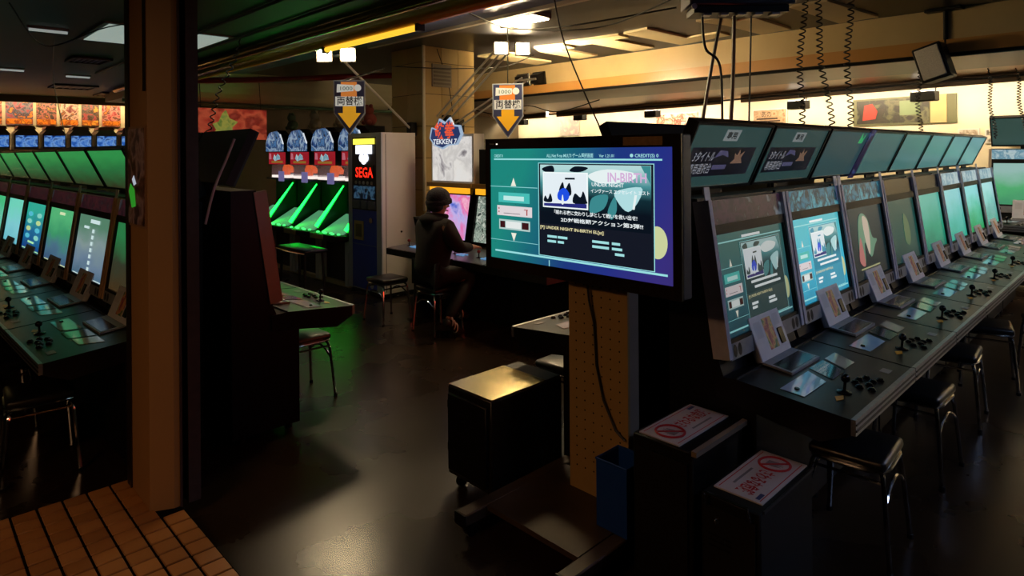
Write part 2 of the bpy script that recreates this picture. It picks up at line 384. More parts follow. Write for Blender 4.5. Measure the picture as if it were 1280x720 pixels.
# ------------------------------------------------------------------ arcade cabinets
CW, PITCH = .815, .83
al = math.atan2(.098, .69)
S_XF = frame_xf((0, .52, .83), (1, 0, 0), (0, math.sin(al), math.cos(al)))       # monitor slope: x, up the slope, out of the glass
Q_XF = frame_xf((0, .782, 1.565), (1, 0, 0), (0, -.144, .315))                    # marquee face
B_XF = frame_xf((0, 0, .72), (1, 0, 0), (0, .46, .038))                           # top of the control panel
frame_side = M('monitor_side', '#c4c2d0', .38, .1, noise=(30, '#b4b2c0', .4))
stick_m = M('clear_tape', '#e0e6ee', .25, noise=(20, '#9fb0c4', .3))
marq_glow = E('marquee_teal', '#3a5c58', .45, '#4a5f5c')  # unlit plate; its glow stands in for reflected screen light
art_sheen = M('panel_sheen_blue', '#7fa9c9', .08, noise=(5, '#b8cad6', .5), coat=.5)  # light blue stands in for the screens mirrored in the glass
art_dark = M('panel_art_dark', '#39342f', .1, noise=(8, '#4c453d', .4), coat=.5)
art_tan = M('panel_art_tan', '#a89a80', .12, noise=(6, '#c4b8a0', .4), coat=.5)
oran = M('orange_dot', '#c88a1c', .4)
pic_paper = M('reader_paper', '#b9bbc2', .5)
def speaker_oval(mb, cx, s0, xf):
    vs = [(cx + .018 * math.cos(2 * PI * i / 14), s0 + .028 * math.sin(2 * PI * i / 14), .004) for i in range(14)]
    mb.quad(vs, xf)
def make_cabinet():
    t = thing('arcade_cabinet', 'x', 'arcade cabinet')
    MB().prism([(.38, .05), (.80, .05), (.80, 1.53), (.65, 1.53), (.545, .80), (.50, .68), (.38, .64)], .01, CW - .01, 'x').build('body', black, t)
    for x in (.06, CW - .12):
        for y in (.42, .72): MB().cyl((x + .03, y, 0), .025, .05, 10).build('foot', black, t)
    MB().prism([(.004, .655), (.004, .72), (.46, .758), (.56, .752), (.56, .66), (.12, .60)], 0, CW, 'x').build('control_panel', M('panel_black', '#0c0b0b', .3, spec=.3, noise=(12, '#131211', .4)), t)
    rl = MB().box(0, CW, -.014, .004, .66, .722).build('front_rail', alu, t)
    MB().box(0, CW, -.018, -.014, .676, .684).box(0, CW, -.018, -.014, .700, .706).build('rail_rib', dark, rl)
    MB().box(0, CW, .46, .468, .758, .766).build('panel_seam', dark, t)
    for x in (0, CW - .03):
        MB().box(x, x + .03, 0, .70, -.05, .03, S_XF).build('side_frame', frame_side, t)
    MB().box(.03, CW - .03, .585, .695, -.05, .012, S_XF).build('title_strip', blackg, t)
    lb = MB().box(.03, CW - .03, -.01, .06, -.05, .022, S_XF).build('lower_bar', silver, t)
    for cx in (.07, .115, .70, .745):
        m = MB(); speaker_oval(m, cx, .026, S_XF @ Matrix.Translation((0, 0, .019))); m.build('speaker_hole', black, lb)
    MB().box(.03, CW - .03, .06, .078, -.05, .02, S_XF).box(.03, CW - .03, .54, .585, -.05, .02, S_XF).box(.03, .048, .078, .54, -.05, .02, S_XF).box(CW - .048, CW - .03, .078, .54, -.05, .02, S_XF).build('bezel', black, t)
    MB().box(.046, CW - .046, .07, .545, -.03, .006, S_XF).build('screen', E('screen_dark', '#10201f', 1), t)
    # control panel print, lever, buttons
    m = MB(); m.prism([(.06, .30), (.36, .30), (.30, .20), (.06, .20)], .0015, .003, 'z', B_XF); m.build('panel_art', art_sheen, t)
    m = MB(); m.prism([(.40, .31), (.56, .31), (.50, .19), (.35, .19)], .0015, .003, 'z', B_XF); m.build('panel_art', art_dark, t)
    m = MB(); m.prism([(.59, .31), (.72, .31), (.66, .20), (.53, .20)], .0015, .003, 'z', B_XF); m.build('panel_art', art_tan, t)
    MB().rbox(.64, .70, .05, .09, .0, .002, .0008, 1, B_XF).build('panel_label', M('label_grey', '#6f7073', .4), t)
    MB().prism([(.13, .10), (.17, .085), (.21, .10), (.17, .12)], .001, .0025, 'z', B_XF).build('orange_mark', oran, t)
    j = MB().lathe([(.03, 0), (.03, .004), (.012, .008), (.006, .012), (.006, .05)], (0, 0, 0), 14, B_XF @ Matrix.Translation((.25, .11, 0))).build('joystick', blackg, t)
    MB().ball((.25, .11, .062), .019, 12, 8, B_XF).build('ball_top', blackg, j)
    for (bx, by) in ((.36, .085), (.40, .115), (.45, .115), (.50, .10), (.37, .04), (.42, .065), (.47, .065), (.52, .05)):
        MB().lathe([(.0165, 0), (.0165, .004), (.013, .006), (.0125, .010), (.010, .012)], (0, 0, 0), 12, B_XF @ Matrix.Translation((bx, by, 0))).build('button', blackg, t)
    MB().lathe([(.011, 0), (.011, .005), (.009, .007)], (0, 0, 0), 10, B_XF @ Matrix.Translation((.11, .25, 0.003))).build('start_button', blackg, t)
    # card reader standing at the back of the panel
    rd = MB().prism([(.325, .748), (.46, .765), (.46, .775), (.325, .760)], .25, .57, 'x').build('card_reader', silver, t)
    MB().prism([(.335, .7605), (.43, .7695), (.43, .7715), (.335, .7625)], .265, .555, 'x').build('reader_tray', M('tray_dark', '#2a2728', .15), rd)
    pxf = frame_xf((.25, .462, .77), (1, 0, 0), (0, .36, .93))
    MB().rbox(0, .32, 0, .205, -.03, .006, .004, 1, pxf).build('reader_plate', M('reader_silver', '#d4d6de', .4, .1, noise=(25, '#c6c8d0', .4)), rd)
    m = MB(); rect(m, .115, .21, .035, .18, .0068, pxf); m.build('picture', ART('reader_picture', ['#3a1f4a', '#b5505a', '#e0b070', '#4a7a50', '#20204a'], 16), rd)
    m = MB(); rect(m, .025, .095, .10, .175, .0068, pxf); m.build('notice', pic_paper, rd); m = MB(); rect(m, .23, .29, .13, .185, .0068, pxf); m.build('notice', pic_paper, rd)
    MB().rbox(.235, .285, .04, .115, .004, .012, .003, 1, pxf).build('card_slot', blackg, rd)
    MB().prism([(.46, .765), (.52, .765), (.52, .83)], .27, .55, 'x').build('reader_back', black, rd)
    # marquee box above, unlit; its face glow imitates reflected screens
    mq = MB().box(.0, .80, -.008, .35, -.05, -.004, Q_XF).build('marquee', black, t)
    MB().box(.014, .786, .008, .334, -.004, .0, Q_XF).build('marquee_face', marq_glow, mq)
    fr = MB().box(0, .80, .336, .350, -.004, .008, Q_XF).box(0, .80, -.008, .008, -.004, .008, Q_XF).box(0, .014, .008, .336, -.004, .008, Q_XF).box(.786, .80, .008, .336, -.004, .008, Q_XF)
    fr.build('marquee_frame', M('marquee_edge', '#26282a', .3, .4), mq)
    MB().box(.3, .5, .785, .80, 1.5, 1.60).build('marquee_post', black, t)
    return t
proto = make_cabinet()
def tape(t, xs, mat=stick_m):
    for x in xs:
        m = MB(); m.box(x, x + .05, .61, .76, .012, .016, S_XF); m.build('tape_tab', mat, t)
def cab(label, loc, rz, screen, title=None, group=None, marq=None, first=[True]):
    o = copy_tree(proto)
    o.location = loc; o.rotation_euler = (0, 0, rz); tag(o, label, 'arcade cabinet', group)
    repaint(child(o, 'screen')[0], screen)
    if title: repaint(child(o, 'title_strip')[0], title)
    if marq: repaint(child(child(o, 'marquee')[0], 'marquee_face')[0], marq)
    return o
# --- what a menu screen shows
def smooth_poly(pts, n=5):
    out = []; k = len(pts)
    for i in range(k):
        a, b, c, d = (Vector(pts[(i + j - 1) % k]) for j in range(4))
        for q in [j / n for j in range(n)]: out.append(tuple(.5 * ((2 * b) + (c - a) * q + (2 * a - 5 * b + 4 * c - d) * q * q + (3 * b - a - 3 * c + d) * q ** 3)))
    return out
def menu_screen(par, xf, w, h, k=1.0, full=True, tagn='tv', tint=None):
    """the game choice screen: rules, arrows, banners, picture panel and lettering, w x h on plane xf"""
    def e(n, c, s=1.0): return E('%s_%s' % (tagn, n), c, s * k)
    X = lambda a: a * w
    Y = lambda a: a * h
    def part(name, mat, rs, n=.002):
        for (a, b, c, d) in rs:
            m = MB(); rect(m, X(a), X(b), Y(c), Y(d), n, xf); m.build(name, mat, par)
    part('screen_rule', e('rule', '#9fe8ea', .9), [(.025, .955, .900, .913), (.03, .975, .062, .078), (.375, .38, .0, .05), (0, .31, .655, .660), (0, .31, .168, .172), (.315, .92, .872, .878), (.315, .92, .082, .088), (.315, .319, .088, .872), (.916, .92, .088, .872)])
    part('screen_panel', e('panel', tint or '#141824', 1), [(.319, .916, .088, .872)], .0015)
    part('banner', e('banner_teal', '#4fd0c8', .8), [(.055, .26, .515, .605)])
    part('banner', e('banner_white', '#e9dfe2', .9), [(.045, .275, .395, .485)])
    part('banner', e('banner_rim', '#cfeeea', .7), [(.058, .262, .27, .36)])
    part('banner_inset', e('banner_glow', '#c8f4f0', .9), [(.09, .225, .535, .575)], .003)
    part('banner_inset', e('banner_red', '#b04040', .9), [(.055, .062, .45, .468), (.055, .062, .42, .435), (.225, .25, .455, .462), (.24, .247, .41, .455)], .003)
    part('banner_inset', e('banner_ink', '#5a5560', .9), [(.09, .20, .415, .42)], .003)
    part('banner_inset', e('banner_mid', '#eef4f2', .9), [(.105, .205, .285, .345)], .003)
    part('banner_inset', e('banner_rose', '#3a1418', 1), [(.066, .10, .285, .345), (.21, .254, .285, .345)], .003)
    for tri in ([(.14, .665), (.175, .665), (.158, .74)], [(.14, .245), (.158, .17), (.175, .245)]):
        m = MB(); m.quad([(X(a), Y(b), .003) for a, b in tri], xf); m.build('arrow', e('arrow', '#f0f0e0', .95), par)
    # picture with inset
    def poly(name, mat, pts, n, sm=True):
        m = MB(); m.prism([(X(p[0]), Y(p[1])) for p in (smooth_poly(pts, 4) if sm else pts)], n, n + .0004, 'z', xf); m.build(name, mat, par)
    dk = tint or '#0a1420'
    m = MB(); rect(m, X(.328), X(.906), Y(.36), Y(.862), .0025, xf)
    m.build('picture', GRAD(tagn + '_pic', [dk, dk, '#12303a', '#4f9aa0', '#bfe6e6'], .85 * k, (0, 0, 1), .15, 3), par)
    tl_ = e('teal', '#3f8f94', .9); dm = e('dim', dk, 1); wp = e('wpaint', '#eaf6f6', .95); bl = e('bluep', '#1f4fe0', 1)
    poly('picture_shape', wp, [(.60, .78), (.70, .83), (.84, .80), (.80, .74), (.66, .72)], .003)
    poly('picture_shape', e('palep', '#b8e6ea', .9), [(.74, .66), (.86, .70), (.85, .60), (.80, .51), (.75, .58)], .003)
    poly('picture_shape', dm, [(.34, .83), (.40, .855), (.41, .80), (.36, .80)], .003)
    poly('picture_shape', dm, [(.53, .85), (.60, .84), (.56, .805), (.50, .81)], .003)
    poly('picture_shape', tl_, [(.62, .60), (.70, .63), (.68, .52), (.61, .48)], .003)
    poly('picture_shape', tl_, [(.70, .50), (.735, .62), (.745, .52), (.72, .44)], .0032)
    poly('picture_shape', wp, [(.83, .64), (.842, .64), (.83, .53), (.82, .53)], .0032, False)
    poly('picture_shape', tl_, [(.86, .86), (.905, .86), (.905, .72)], .003, False)
    m = MB(); rect(m, X(.345), X(.60), Y(.50), Y(.80), .004, xf); m.build('inset_rim', e('rim', '#f0fafa', 1), par)
    m = MB(); rect(m, X(.352), X(.593), Y(.512), Y(.79), .0045, xf); m.build('inset_picture', e('inset', '#e4eef4', 1), par)
    poly('inset_shape', dm, [(.475, .755), (.53, .757), (.53, .742), (.475, .74)], .005, False)
    poly('inset_shape', dm, [(.352, .55), (.36, .60), (.375, .57), (.39, .62), (.40, .55)], .005)
    poly('inset_shape', dm, [(.44, .64), (.462, .72), (.475, .66), (.50, .715), (.51, .62), (.47, .60)], .005)
    poly('inset_shape', dm, [(.52, .55), (.53, .63), (.56, .60), (.575, .65), (.592, .58), (.592, .55)], .005)
    poly('inset_strip', e('strip', '#2a2f80', .9), [(.352, .512), (.593, .512), (.593, .548), (.352, .535)], .0052, False)
    poly('blue_patch', bl, [(.44, .57), (.485, .565), (.50, .62), (.475, .67), (.445, .65), (.432, .61)], .0058)
    poly('inset_shape', wp, [(.455, .54), (.468, .54), (.465, .60), (.46, .61)], .0062)
    m = MB(); m.quad([(X(.93 + .045 * math.cos(a)), Y(.30 + .12 * math.sin(a)), .0012) for a in [2 * PI * i / 28 for i in range(28)]], xf); m.build('moon', e('moon', '#d8e0a8', .85), par)
    wt = e('white', '#eef6f8', 1); yl = e('yellow', '#f0e6b0', .95); pk = e('pink', '#d8b4dc', .95); cy = e('cyan', '#a8e8ea', .9)
    def tx(s, y, hh, mat, x=None, ww=None, al='LEFT', n=.006, bold=.02): return text(s, hh * h, 'lettering', mat, par, xf, X(x), Y(y), al, X(ww) if ww else None, 0, bold, n)
    tx('[P] UNDER NIGHT IN-BIRTH EL[st]', .318, .026, yl, .328, .35)
    if full:
        tx('IN-BIRTH', .735, .075, pk, .70, .185, bold=.03)
        tx('UNDER NIGHT', .695, .032, wt, .62, .16)
        tx('インヴァース エクセレイト エスト', .645, .025, wt, .615, .285)
        tx('「眠れる夜に交わりし絆として戦いを救い出せ!', .452, .028, wt, .40, .43)
        tx('2D対戦格闘アクション第3弾!!', .392, .028, wt, .45, .42)
        tx('ALL.Net P-ras MULTI ゲーム選択画面', .925, .028, cy, .37, .26)
        tx('Ver 1.21.01', .925, .024, cy, .66, .075)
        tx('● CREDIT(S) 0', .925, .026, cy, .81, .13)
        tx('CREDIT 0', .925, .026, cy, .03, .06)
        for (x, y, ww) in ((.37, .245, .055), (.43, .245, .055), (.37, .205, .05), (.43, .205, .035), (.62, .245, .085), (.72, .245, .04), (.62, .205, .085), (.72, .205, .05), (.735, .165, .045)):
            part('info_text', cy, [(x, x + ww, y, y + .02)], .004)
    else:
        part('info_text', wt, [(.40, .80, .45, .475), (.44, .84, .395, .42), (.37, .46, .24, .265), (.62, .72, .24, .265), (.37, .44, .20, .225), (.62, .74, .20, .225), (.35, .62, .92, .945)], .004)
    return
SW, SH = CW - .092, .475
SCR = S_XF @ Matrix.Translation((.046, .07, .007))
X0, Y0 = 2.62, .845
def scr(n, cols, k=1., d=(0, 0, 1), noise=.4): return GRAD(n, cols, k, d, noise)
right = [
 ('black arcade cabinet beside the large television stand, dim menu on its screen', scr('scr_r1', ['#1c3a44', '#28525a', '#2f5a58'], .8), 'pic1'),
 ('black arcade cabinet with a bright cyan menu screen, second from the television', scr('scr_r2', ['#2a8fb0', '#46b4cf', '#57bcc8'], .9), 'pic2'),
 ('black arcade cabinet, pale green and pink shapes on its screen, third from television', scr('scr_r3', ['#0d1a1e', '#17282c', '#1a3036'], .9), 'pic2'),
 ('black arcade cabinet with a dim dark green screen, fourth from the television', scr('scr_r4', ['#12302f', '#1c4a44', '#204843'], .9), None),
 ('black arcade cabinet with a plain emerald screen, fifth from the television', scr('scr_r5', ['#1c6a58', '#2f9c7c', '#5ab0a0'], .9), None),
 ('black arcade cabinet with a cloudy turquoise screen, sixth from the television', scr('scr_r6', ['#2fa488', '#58bcae', '#8accd0'], .9), 'white'),
 ('black arcade cabinet with a bright green and aqua screen, seventh from the television', scr('scr_r7', ['#2c9c50', '#4fb890', '#90d4d8'], .9), 'white'),
 ('black arcade cabinet with pale aqua screen, at the row end nearest the lit wall', scr('scr_r8', ['#4fa890', '#70b8b0', '#a8d8dc'], .9), 'white')]
titles = {'pic1': ART('title_pic1', ['#0c0a12', '#241a30', '#503048', '#0c0c10', '#8898a8'], 14, emit=.35, stretch=(1, 1, 1)),
          'pic2': ART('title_pic2', ['#0f2a34', '#2a90b0', '#101418', '#58c0d8', '#183840'], 9, emit=.5),
          'white': ART('title_white', ['#a8d0d8', '#d8eef0', '#70a8c0', '#c8e8ec'], 12, emit=.6), None: None}
teal_glows = [E('marquee_face_%d' % i, c, .5, '#4a5f5c') for i, c in enumerate(('#33514e', '#33514e', '#39585a', '#4d7a78', '#5c9490', '#66a2a0', '#70aeac', '#78b6b4'))]  # painted glow, stronger down the row as the reflections grow
rcabs = []
for i, (lb, sm, ti) in enumerate(right):
    o = cab(lb, (X0 + i * PITCH, Y0, 0), 0, sm, titles[ti], 'cabinets in the row beside the television', teal_glows[i]); rcabs.append(o)
    if i in (0, 2, 3, 4, 5, 6, 7): tape(o, (.0,))
    if i in (1, 5): tape(o, (.76,))
menu_screen(child(rcabs[0], 'screen')[0], SCR, SW, SH, .5, False, 'cab1', '#26464a')
menu_screen(child(rcabs[1], 'screen')[0], SCR, SW, SH, .85, False, 'cab2', '#3296b4')
# pale flowing shapes on the third and fourth screens
def flow(par, tagn, k):
    for (pts, c, n) in (([(.22, .30), (.30, .78), (.42, .90), (.56, .80), (.62, .55), (.74, .50), (.66, .42), (.52, .28), (.40, .50), (.34, .22)], '#5c8a72', .001),
                        ([(.42, .85), (.55, .78), (.54, .50), (.48, .32), (.42, .55)], '#c0b0a0', .002), ([(.20, .28), (.30, .58), (.33, .20)], '#b06a68', .002)):
        m = MB(); m.prism([(a * SW, b * SH) for a, b in smooth_poly(pts)], n, n + .0005, 'z', SCR); m.build('screen_shape', E(tagn + c, c, k), par)
    m = MB(); rect(m, .2 * SW, .72 * SW, .145 * SH, .165 * SH, .003, SCR); m.build('screen_rule', E(tagn + 'rule', '#b0b080', k * .8), par)
flow(child(rcabs[2], 'screen')[0], 'flow3', .8)
m = MB(); m.prism([(a * SW, b * SH) for a, b in smooth_poly(((.50, .35), (.55, .75), (.68, .62), (.70, .40), (.62, .25)))], .001, .0015, 'z', SCR); m.build('screen_shape', E('flow4', '#5c7c58', .6), child(rcabs[3], 'screen')[0])
# printed card and sticker in the first two marquees, sharing their painted glow
for k, o in enumerate(rcabs[:2]):
    mq = child(o, 'marquee')[0]
    m = MB(); rect(m, .05, .70, .065, .22, .002, Q_XF); m.build('marquee_print', ART('marquee_print', ['#14141c', '#1c1c28', '#24243a', '#16161e'], 10, emit=.25), mq)
    m = MB(); m.prism([(.47, .13), (.50, .155), (.485, .19), (.515, .175), (.53, .21), (.545, .178), (.585, .20), (.57, .16), (.60, .13)], .0025, .003, 'z', Q_XF); m.build('burst_print', E('burst', '#8a6a58', .5), mq)
    wt = E('marquee_white', '#b8bcc8', .42)
    text('3タイトル', .045, 'lettering', wt, mq, Q_XF, .08, .150, 'LEFT', .20, .25, 0, .003)
    text('専用選択台', .045, 'lettering', wt, mq, Q_XF, .075, .085, 'LEFT', .21, .2, 0, .003)
    m = MB(); m.prism([(.29, .165), (.36, .18), (.43, .165), (.40, .20), (.32, .205)], .0025, .003, 'z', Q_XF); m.build('title_print', E('title_violet', '#4a4868', .7), mq); m = MB(); m.prism([(.30, .10), (.44, .10), (.44, .125), (.30, .125)], .0025, .003, 'z', Q_XF); m.build('title_print', E('title_violet', '#4a4868', .7), mq)
    m = MB(); m.prism([(.30, .255), (.45, .255), (.46, .315), (.31, .315)], .002, .0025, 'z', Q_XF); m.build('sticker', E('sticker_grey', '#8a9496', .55), mq)
    text('専用', .03, 'lettering', black, mq, Q_XF, .325, .27, 'LEFT', .1, 0, .03, .003)
bn = MB(); bn.prism([(.70, -.02), (.80, -.02), (.83, .36), (.73, .36)], .010, .016, 'z', Q_XF)
o = bn.build('hanging_card', ART('card_purple', ['#141024', '#241c44', '#3a2c68', '#141428', '#5a6ab0'], 16, emit=.35)); o.location = rcabs[2].location; tag(o, 'narrow dark purple printed card leaning on the third teal marquee', 'card')
m = MB(); m.prism([(.60, .25), (.68, .25), (.70, .33), (.66, .28), (.62, .33)], .0015, .002, 'z', Q_XF); m.build('green_print', E('green_print', '#2fae68', .7), child(rcabs[2], 'marquee')[0])
# row standing back to back with it, facing the other way
for i in range(3):
    lb = ['black arcade cabinet behind the peg board post, its control panel lit red', 'black arcade cabinet next after the one with the red lit panel', 'black arcade cabinet second after the one with the red lit panel'][i]
    o = cab(lb, (X0 + (i + 1) * PITCH, 2.70, 0), PI, scr('scr_back', ['#c03028', '#d84828', '#b02820'], 5.), None, 'cabinets behind the television')
    tape(o, ())
# row on the left, and the row backing it
dl = R(2.4)
LX, LY, LP = .558, 4.0, .955
lefts = [('black arcade cabinet nearest the brown entrance pillar, shimmering dark screen', scr('scr_l1', ['#4a3820', '#3a4030', '#2f8a50'], .7)),
 ('black arcade cabinet with a white letter column on grey blue screen, second from entrance pillar', scr('scr_l2', ['#4f7088', '#7088a0', '#8aa0a0', '#5a8a70'], .8)),
 ('black arcade cabinet, screen fading from slate blue to green, third from entrance pillar', scr('scr_l3', ['#3f5c80', '#4f7890', '#3fa070', '#58c080'], .8)),
 ('black arcade cabinet with a blue teal icon grid, fourth from the entrance pillar', scr('scr_l4', ['#0f3a80', '#1c6c98', '#2fae98'], .9)),
 ('black arcade cabinet with a plain pale cyan screen, fifth from the entrance pillar', scr('scr_l5', ['#6cc0d0', '#80d0d8', '#70d8c0'], .9)),
 ('black arcade cabinet with a mint green screen, sixth from the entrance pillar', scr('scr_l6', ['#50b8b0', '#68c8b0', '#40c080'], .9)),
 ('black arcade cabinet with a dim teal screen, seventh from the entrance pillar', scr('scr_l7', ['#30a090', '#40b090', '#30a070'], .9))]
green_glow = GRAD('marquee_green_glow', ['#3a3c24', '#2f7a44', '#37a455'], .68, (0, 0, 1), .3)  # painted green glow in place of light reflected from the machines
lcabs = []
ttl = ART('title_left', ['#141018', '#3a2030', '#602830', '#181820', '#505058'], 14, emit=.3)
for i, (lb, sm) in enumerate(lefts):
    d = (i + 1) * LP
    o = cab(lb, (LX - math.sin(dl) * d, LY + math.cos(dl) * d, 0), -PI / 2 + dl, sm, ttl, 'cabinets in the row behind the entrance pillar', green_glow); lcabs.append(o)
    o.scale = (LP / PITCH, 1, .955)
    tape(o, (.76,))
sidew = M('monitor_side_warm', '#b8926a', .4, .1)
for o in lcabs:
    for c in child(o, 'side_frame'): repaint(c, sidew)
s2 = child(lcabs[1], 'screen')[0]
def srects(par, name, mat, rs):
    for (a, b, c, d) in rs:
        m = MB(); rect(m, a * SW, b * SW, c * SH, d * SH, .002, SCR); m.build(name, mat, par)
srects(s2, 'screen_lettering', E('l2_white', '#d0e8e8', .9), [(.47, .53, .12 + k * .1, .18 + k * .1) for k in range(7)] + [(.38, .66, .87, .93), (.2, .36, .77, .81), (.05, .95, .015, .03)])
srects(child(lcabs[2], 'screen')[0], 'screen_lettering', E('l3_white', '#d8e8b8', .9), [(.4, .6, .88, .93), (.05, .95, .015, .03)])
s4 = child(lcabs[3], 'screen')[0]
for k in range(8):
    m = MB(); a = .12 + (k % 2) * .45; b = .30 + (k // 2) * .15
    m.prism([(SW * (a + .1 + .11 * math.cos(q)), SH * (b + .05 * math.sin(q))) for q in [2 * PI * z / 12 for z in range(12)]], .001, .002, 'z', SCR); m.build('screen_icon', E('icon_%d' % (k % 3), ('#58c8e0', '#90e0d0', '#c8e8a0')[k % 3], .8), s4)
srects(s4, 'screen_rule', E('l4_rule', '#b0f0b0', .9), [(.3, .6, .17, .21), (.05, .95, .03, .05)])
dkm = M('marquee_off', '#0c0b0a', .35)
for i in range(3):
    lb = ['black arcade cabinet with a slanted dark marquee, ending the unlit row by the pillar', 'black arcade cabinet second in the unlit row, its panel catching green light', 'black arcade cabinet third in the unlit row facing the card machines'][i]
    o = cab(lb, (2.25, 3.86 + i * PITCH, 0), PI / 2, scr('scr_dk', ['#1c5a40', '#2f9a60', '#1c5a40'], .9), None, 'cabinets in the unlit row', dkm)
    for c in child(o, 'side_frame'): repaint(c, M('side_cream', '#a08c78', .45))
# ------------------------------------------------------------------ stools
def make_stool():
    t = thing('stool', 'x', 'stool')
    pts = []
    MB().rbox(-.17, .17, -.155, .155, .405, .455, .022, 3).build('seat', vinyl, t)
    n = 24; rim = []
    for i in range(n):
        a = 2 * PI * i / n; c_, s_ = math.cos(a), math.sin(a); k = (abs(c_) ** 6 + abs(s_) ** 6) ** (-1 / 6)
        rim.append((.168 * c_ * k, .153 * s_ * k, .405))
    MB().tube(rim, .009, 8, closed=True).build('seat_rim', chrome, t)
    for s in (-1, 1):
        for q in (-1, 1):
            MB().tube([(q * .185, s * .17, .012), (q * .155, s * .145, .34), (q * .145, s * .138, .375), (q * .12, s * .13, .392), (0, s * .125, .394)], .0105, 8).build('leg', chrome, t)
            MB().cyl((q * .185, s * .17, 0), .014, .02, 8).build('foot_cap', black, t)
        arc = [(q, s * .15, .26 + .075 * (1 - (q / .168) ** 2)) for q in (-.168, -.14, -.10, -.05, 0, .05, .10, .14, .168)]
        MB().tube(arc, .007, 6).build('brace', chrome, t)
    for q in (-1, 1): MB().tube([(q * .15, -.14, .36), (q * .15, .14, .36)], .007, 6).build('side_bar', chrome, t)
    return t
st0 = make_stool()
def stool(x, y, rz, label, group='black vinyl stools', seat=None, first=[True]):
    if first[0]: o = st0; first[0] = False
    else: o = copy_tree(st0)
    o.location = (x, y, 0); o.rotation_euler = (0, 0, rz); tag(o, label, 'stool', group)
    if seat: repaint(child(o, 'seat')[0], seat)
    return o
for (x, y, a, l) in ((3.09, .98, 3, 'black vinyl stool pushed under the panel of the cabinet beside the television'),
                     (4.05, .98, -2, 'black vinyl stool under the panel of the cabinet with the bright cyan menu'),
                     (4.98, 1.0, 4, 'black vinyl stool under the panel of the third cabinet from the television'),
                     (5.86, .95, 12, 'black vinyl stool under the panel of the emerald screen cabinet'),
                     (6.3, .62, 20, 'black vinyl stool pulled out in the aisle by the far cabinets'),
                     (.60, 4.42, 86, 'black vinyl stool tucked beneath the panel nearest the entrance pillar'),
                     (.50, 5.25, 92, 'black vinyl stool before the grey blue screen with white letters'),
                     (2.14, 4.40, 90, 'black vinyl stool glinting green under the unlit row'),
                     (3.05, 2.62, 182, 'black vinyl stool glowing red behind the peg board post')):
    stool(x, y, R(a), l)
# ------------------------------------------------------------------ television on its wheeled stand
tv = thing('television', 'large flat television on the peg board stand showing a game menu', 'television', (2.25, 2.507, 1.15), -PI / 2)
TW, TH = 1.16, .668
bez = M('tv_bezel', '#1a1310', .25, noise=(8, '#221915', .3))
MB().rbox(0, TW, .012, .08, 0, TH, .006, 1).build('case', M('tv_case', '#3a3a44', .4), tv)
MB().box(0, TW, 0, .012, 0, .055).box(0, TW, 0, .012, TH - .052, TH).box(0, .036, 0, .012, .055, TH - .052).box(TW - .04, TW, 0, .012, .055, TH - .052).build('bezel', bez, tv)
MB().box(.3, .86, .08, .12, .12, .52).build('back_cover', black, tv)
tvx = frame_xf((.036, .006, .055), (1, 0, 0), (0, 0, 1))
tw, thh = TW - .076, TH - .107
tvs = MB().box(0, tw, 0, thh, -.004, 0, tvx).build('screen', GRAD('tv_screen', ['#1f8f84', '#1c6c80', '#203c86', '#27348c', '#3c3284', '#3a3068'], .85, (.82, 0, -.22), .10, 2), tv)
menu_screen(tvs, tvx, tw, thh, 1.0, True, 'tv')
m = MB(); rect(m, .78 * tw, .96 * tw, thh + .008, thh + .044, .0075, tvx); m.build('notice_sticker', M('tv_notice', '#b08a58', .6, noise=(40, '#8a6a40', .5)), tv)
m = MB(); rect(m, .045 * tw, .055 * tw, thh + .022, thh + .028, .0075, tvx); m.build('indicator', E('tv_led', '#fff0e0', 1.5), tv)
m = MB(); rect(m, .0, .03 * tw, thh + .023, thh + .028, .0075, tvx); m.build('maker_mark', silver, tv)
sd = thing('television_stand', 'beige peg board post on a wheeled base carrying the large television', 'stand', (0, 0, 0))
peg = M('peg_board', '#b3925c', .5, noise=(5, '#a3844f', .4))
MB().box(2.375, 2.39, 1.70, 2.045, .125, 1.62).build('peg_panel', peg, sd)
MB().box(2.39, 2.46, 1.70, 2.045, .125, 1.62).build('post', M('post_cream', '#9a8a78', .45), sd)
MB().box(2.37, 2.375, 1.78, 1.96, 1.2, 1.6).build('mount_plate', dark, sd)
m = MB()
for i in range(6):
    for j in range(20):
        m.cyl((2.3745, 1.745 + i * .051, .24 + j * .046), .0045, .001, 6, axis='x', smooth=False)
tag(m.build('peg_holes', black, sd), kind='stuff')
bs = M('base_steel', '#33281e', .5, .2, noise=(6, '#564536', .4))
MB().box(1.97, 2.52, 1.66, 2.20, .10, .124).build('base_plate', bs, sd)
for (y0, y1) in ((2.20, 2.27), (1.59, 1.66)):
    f = MB().rbox(1.84, 2.60, y0, y1, .07, .124, .006, 1).build('foot_bar', bs, sd)
    MB().box(1.833, 1.84, y0, y1, .07, .124).build('end_cap', black, f)
    for x in (1.90, 2.54):
        c_ = MB().cyl((x, (y0 + y1) / 2 - .015, .035), .035, .03, 16, axis='y').build('caster', black, f)
        MB().box(x - .02, x + .02, y0 + .012, y1 - .012, .045, .07).build('caster_fork', dark, c_)
cd = MB().tube([(2.345, 1.92, 1.25), (2.352, 1.90, 1.05), (2.362, 1.88, .95), (2.366, 1.87, .75), (2.364, 1.83, .6), (2.362, 1.76, .48), (2.362, 1.71, .45)], .006, 6).build('power_cord', cable); tag(cd, 'thin black cord hanging down the front of the peg board post', 'cord')
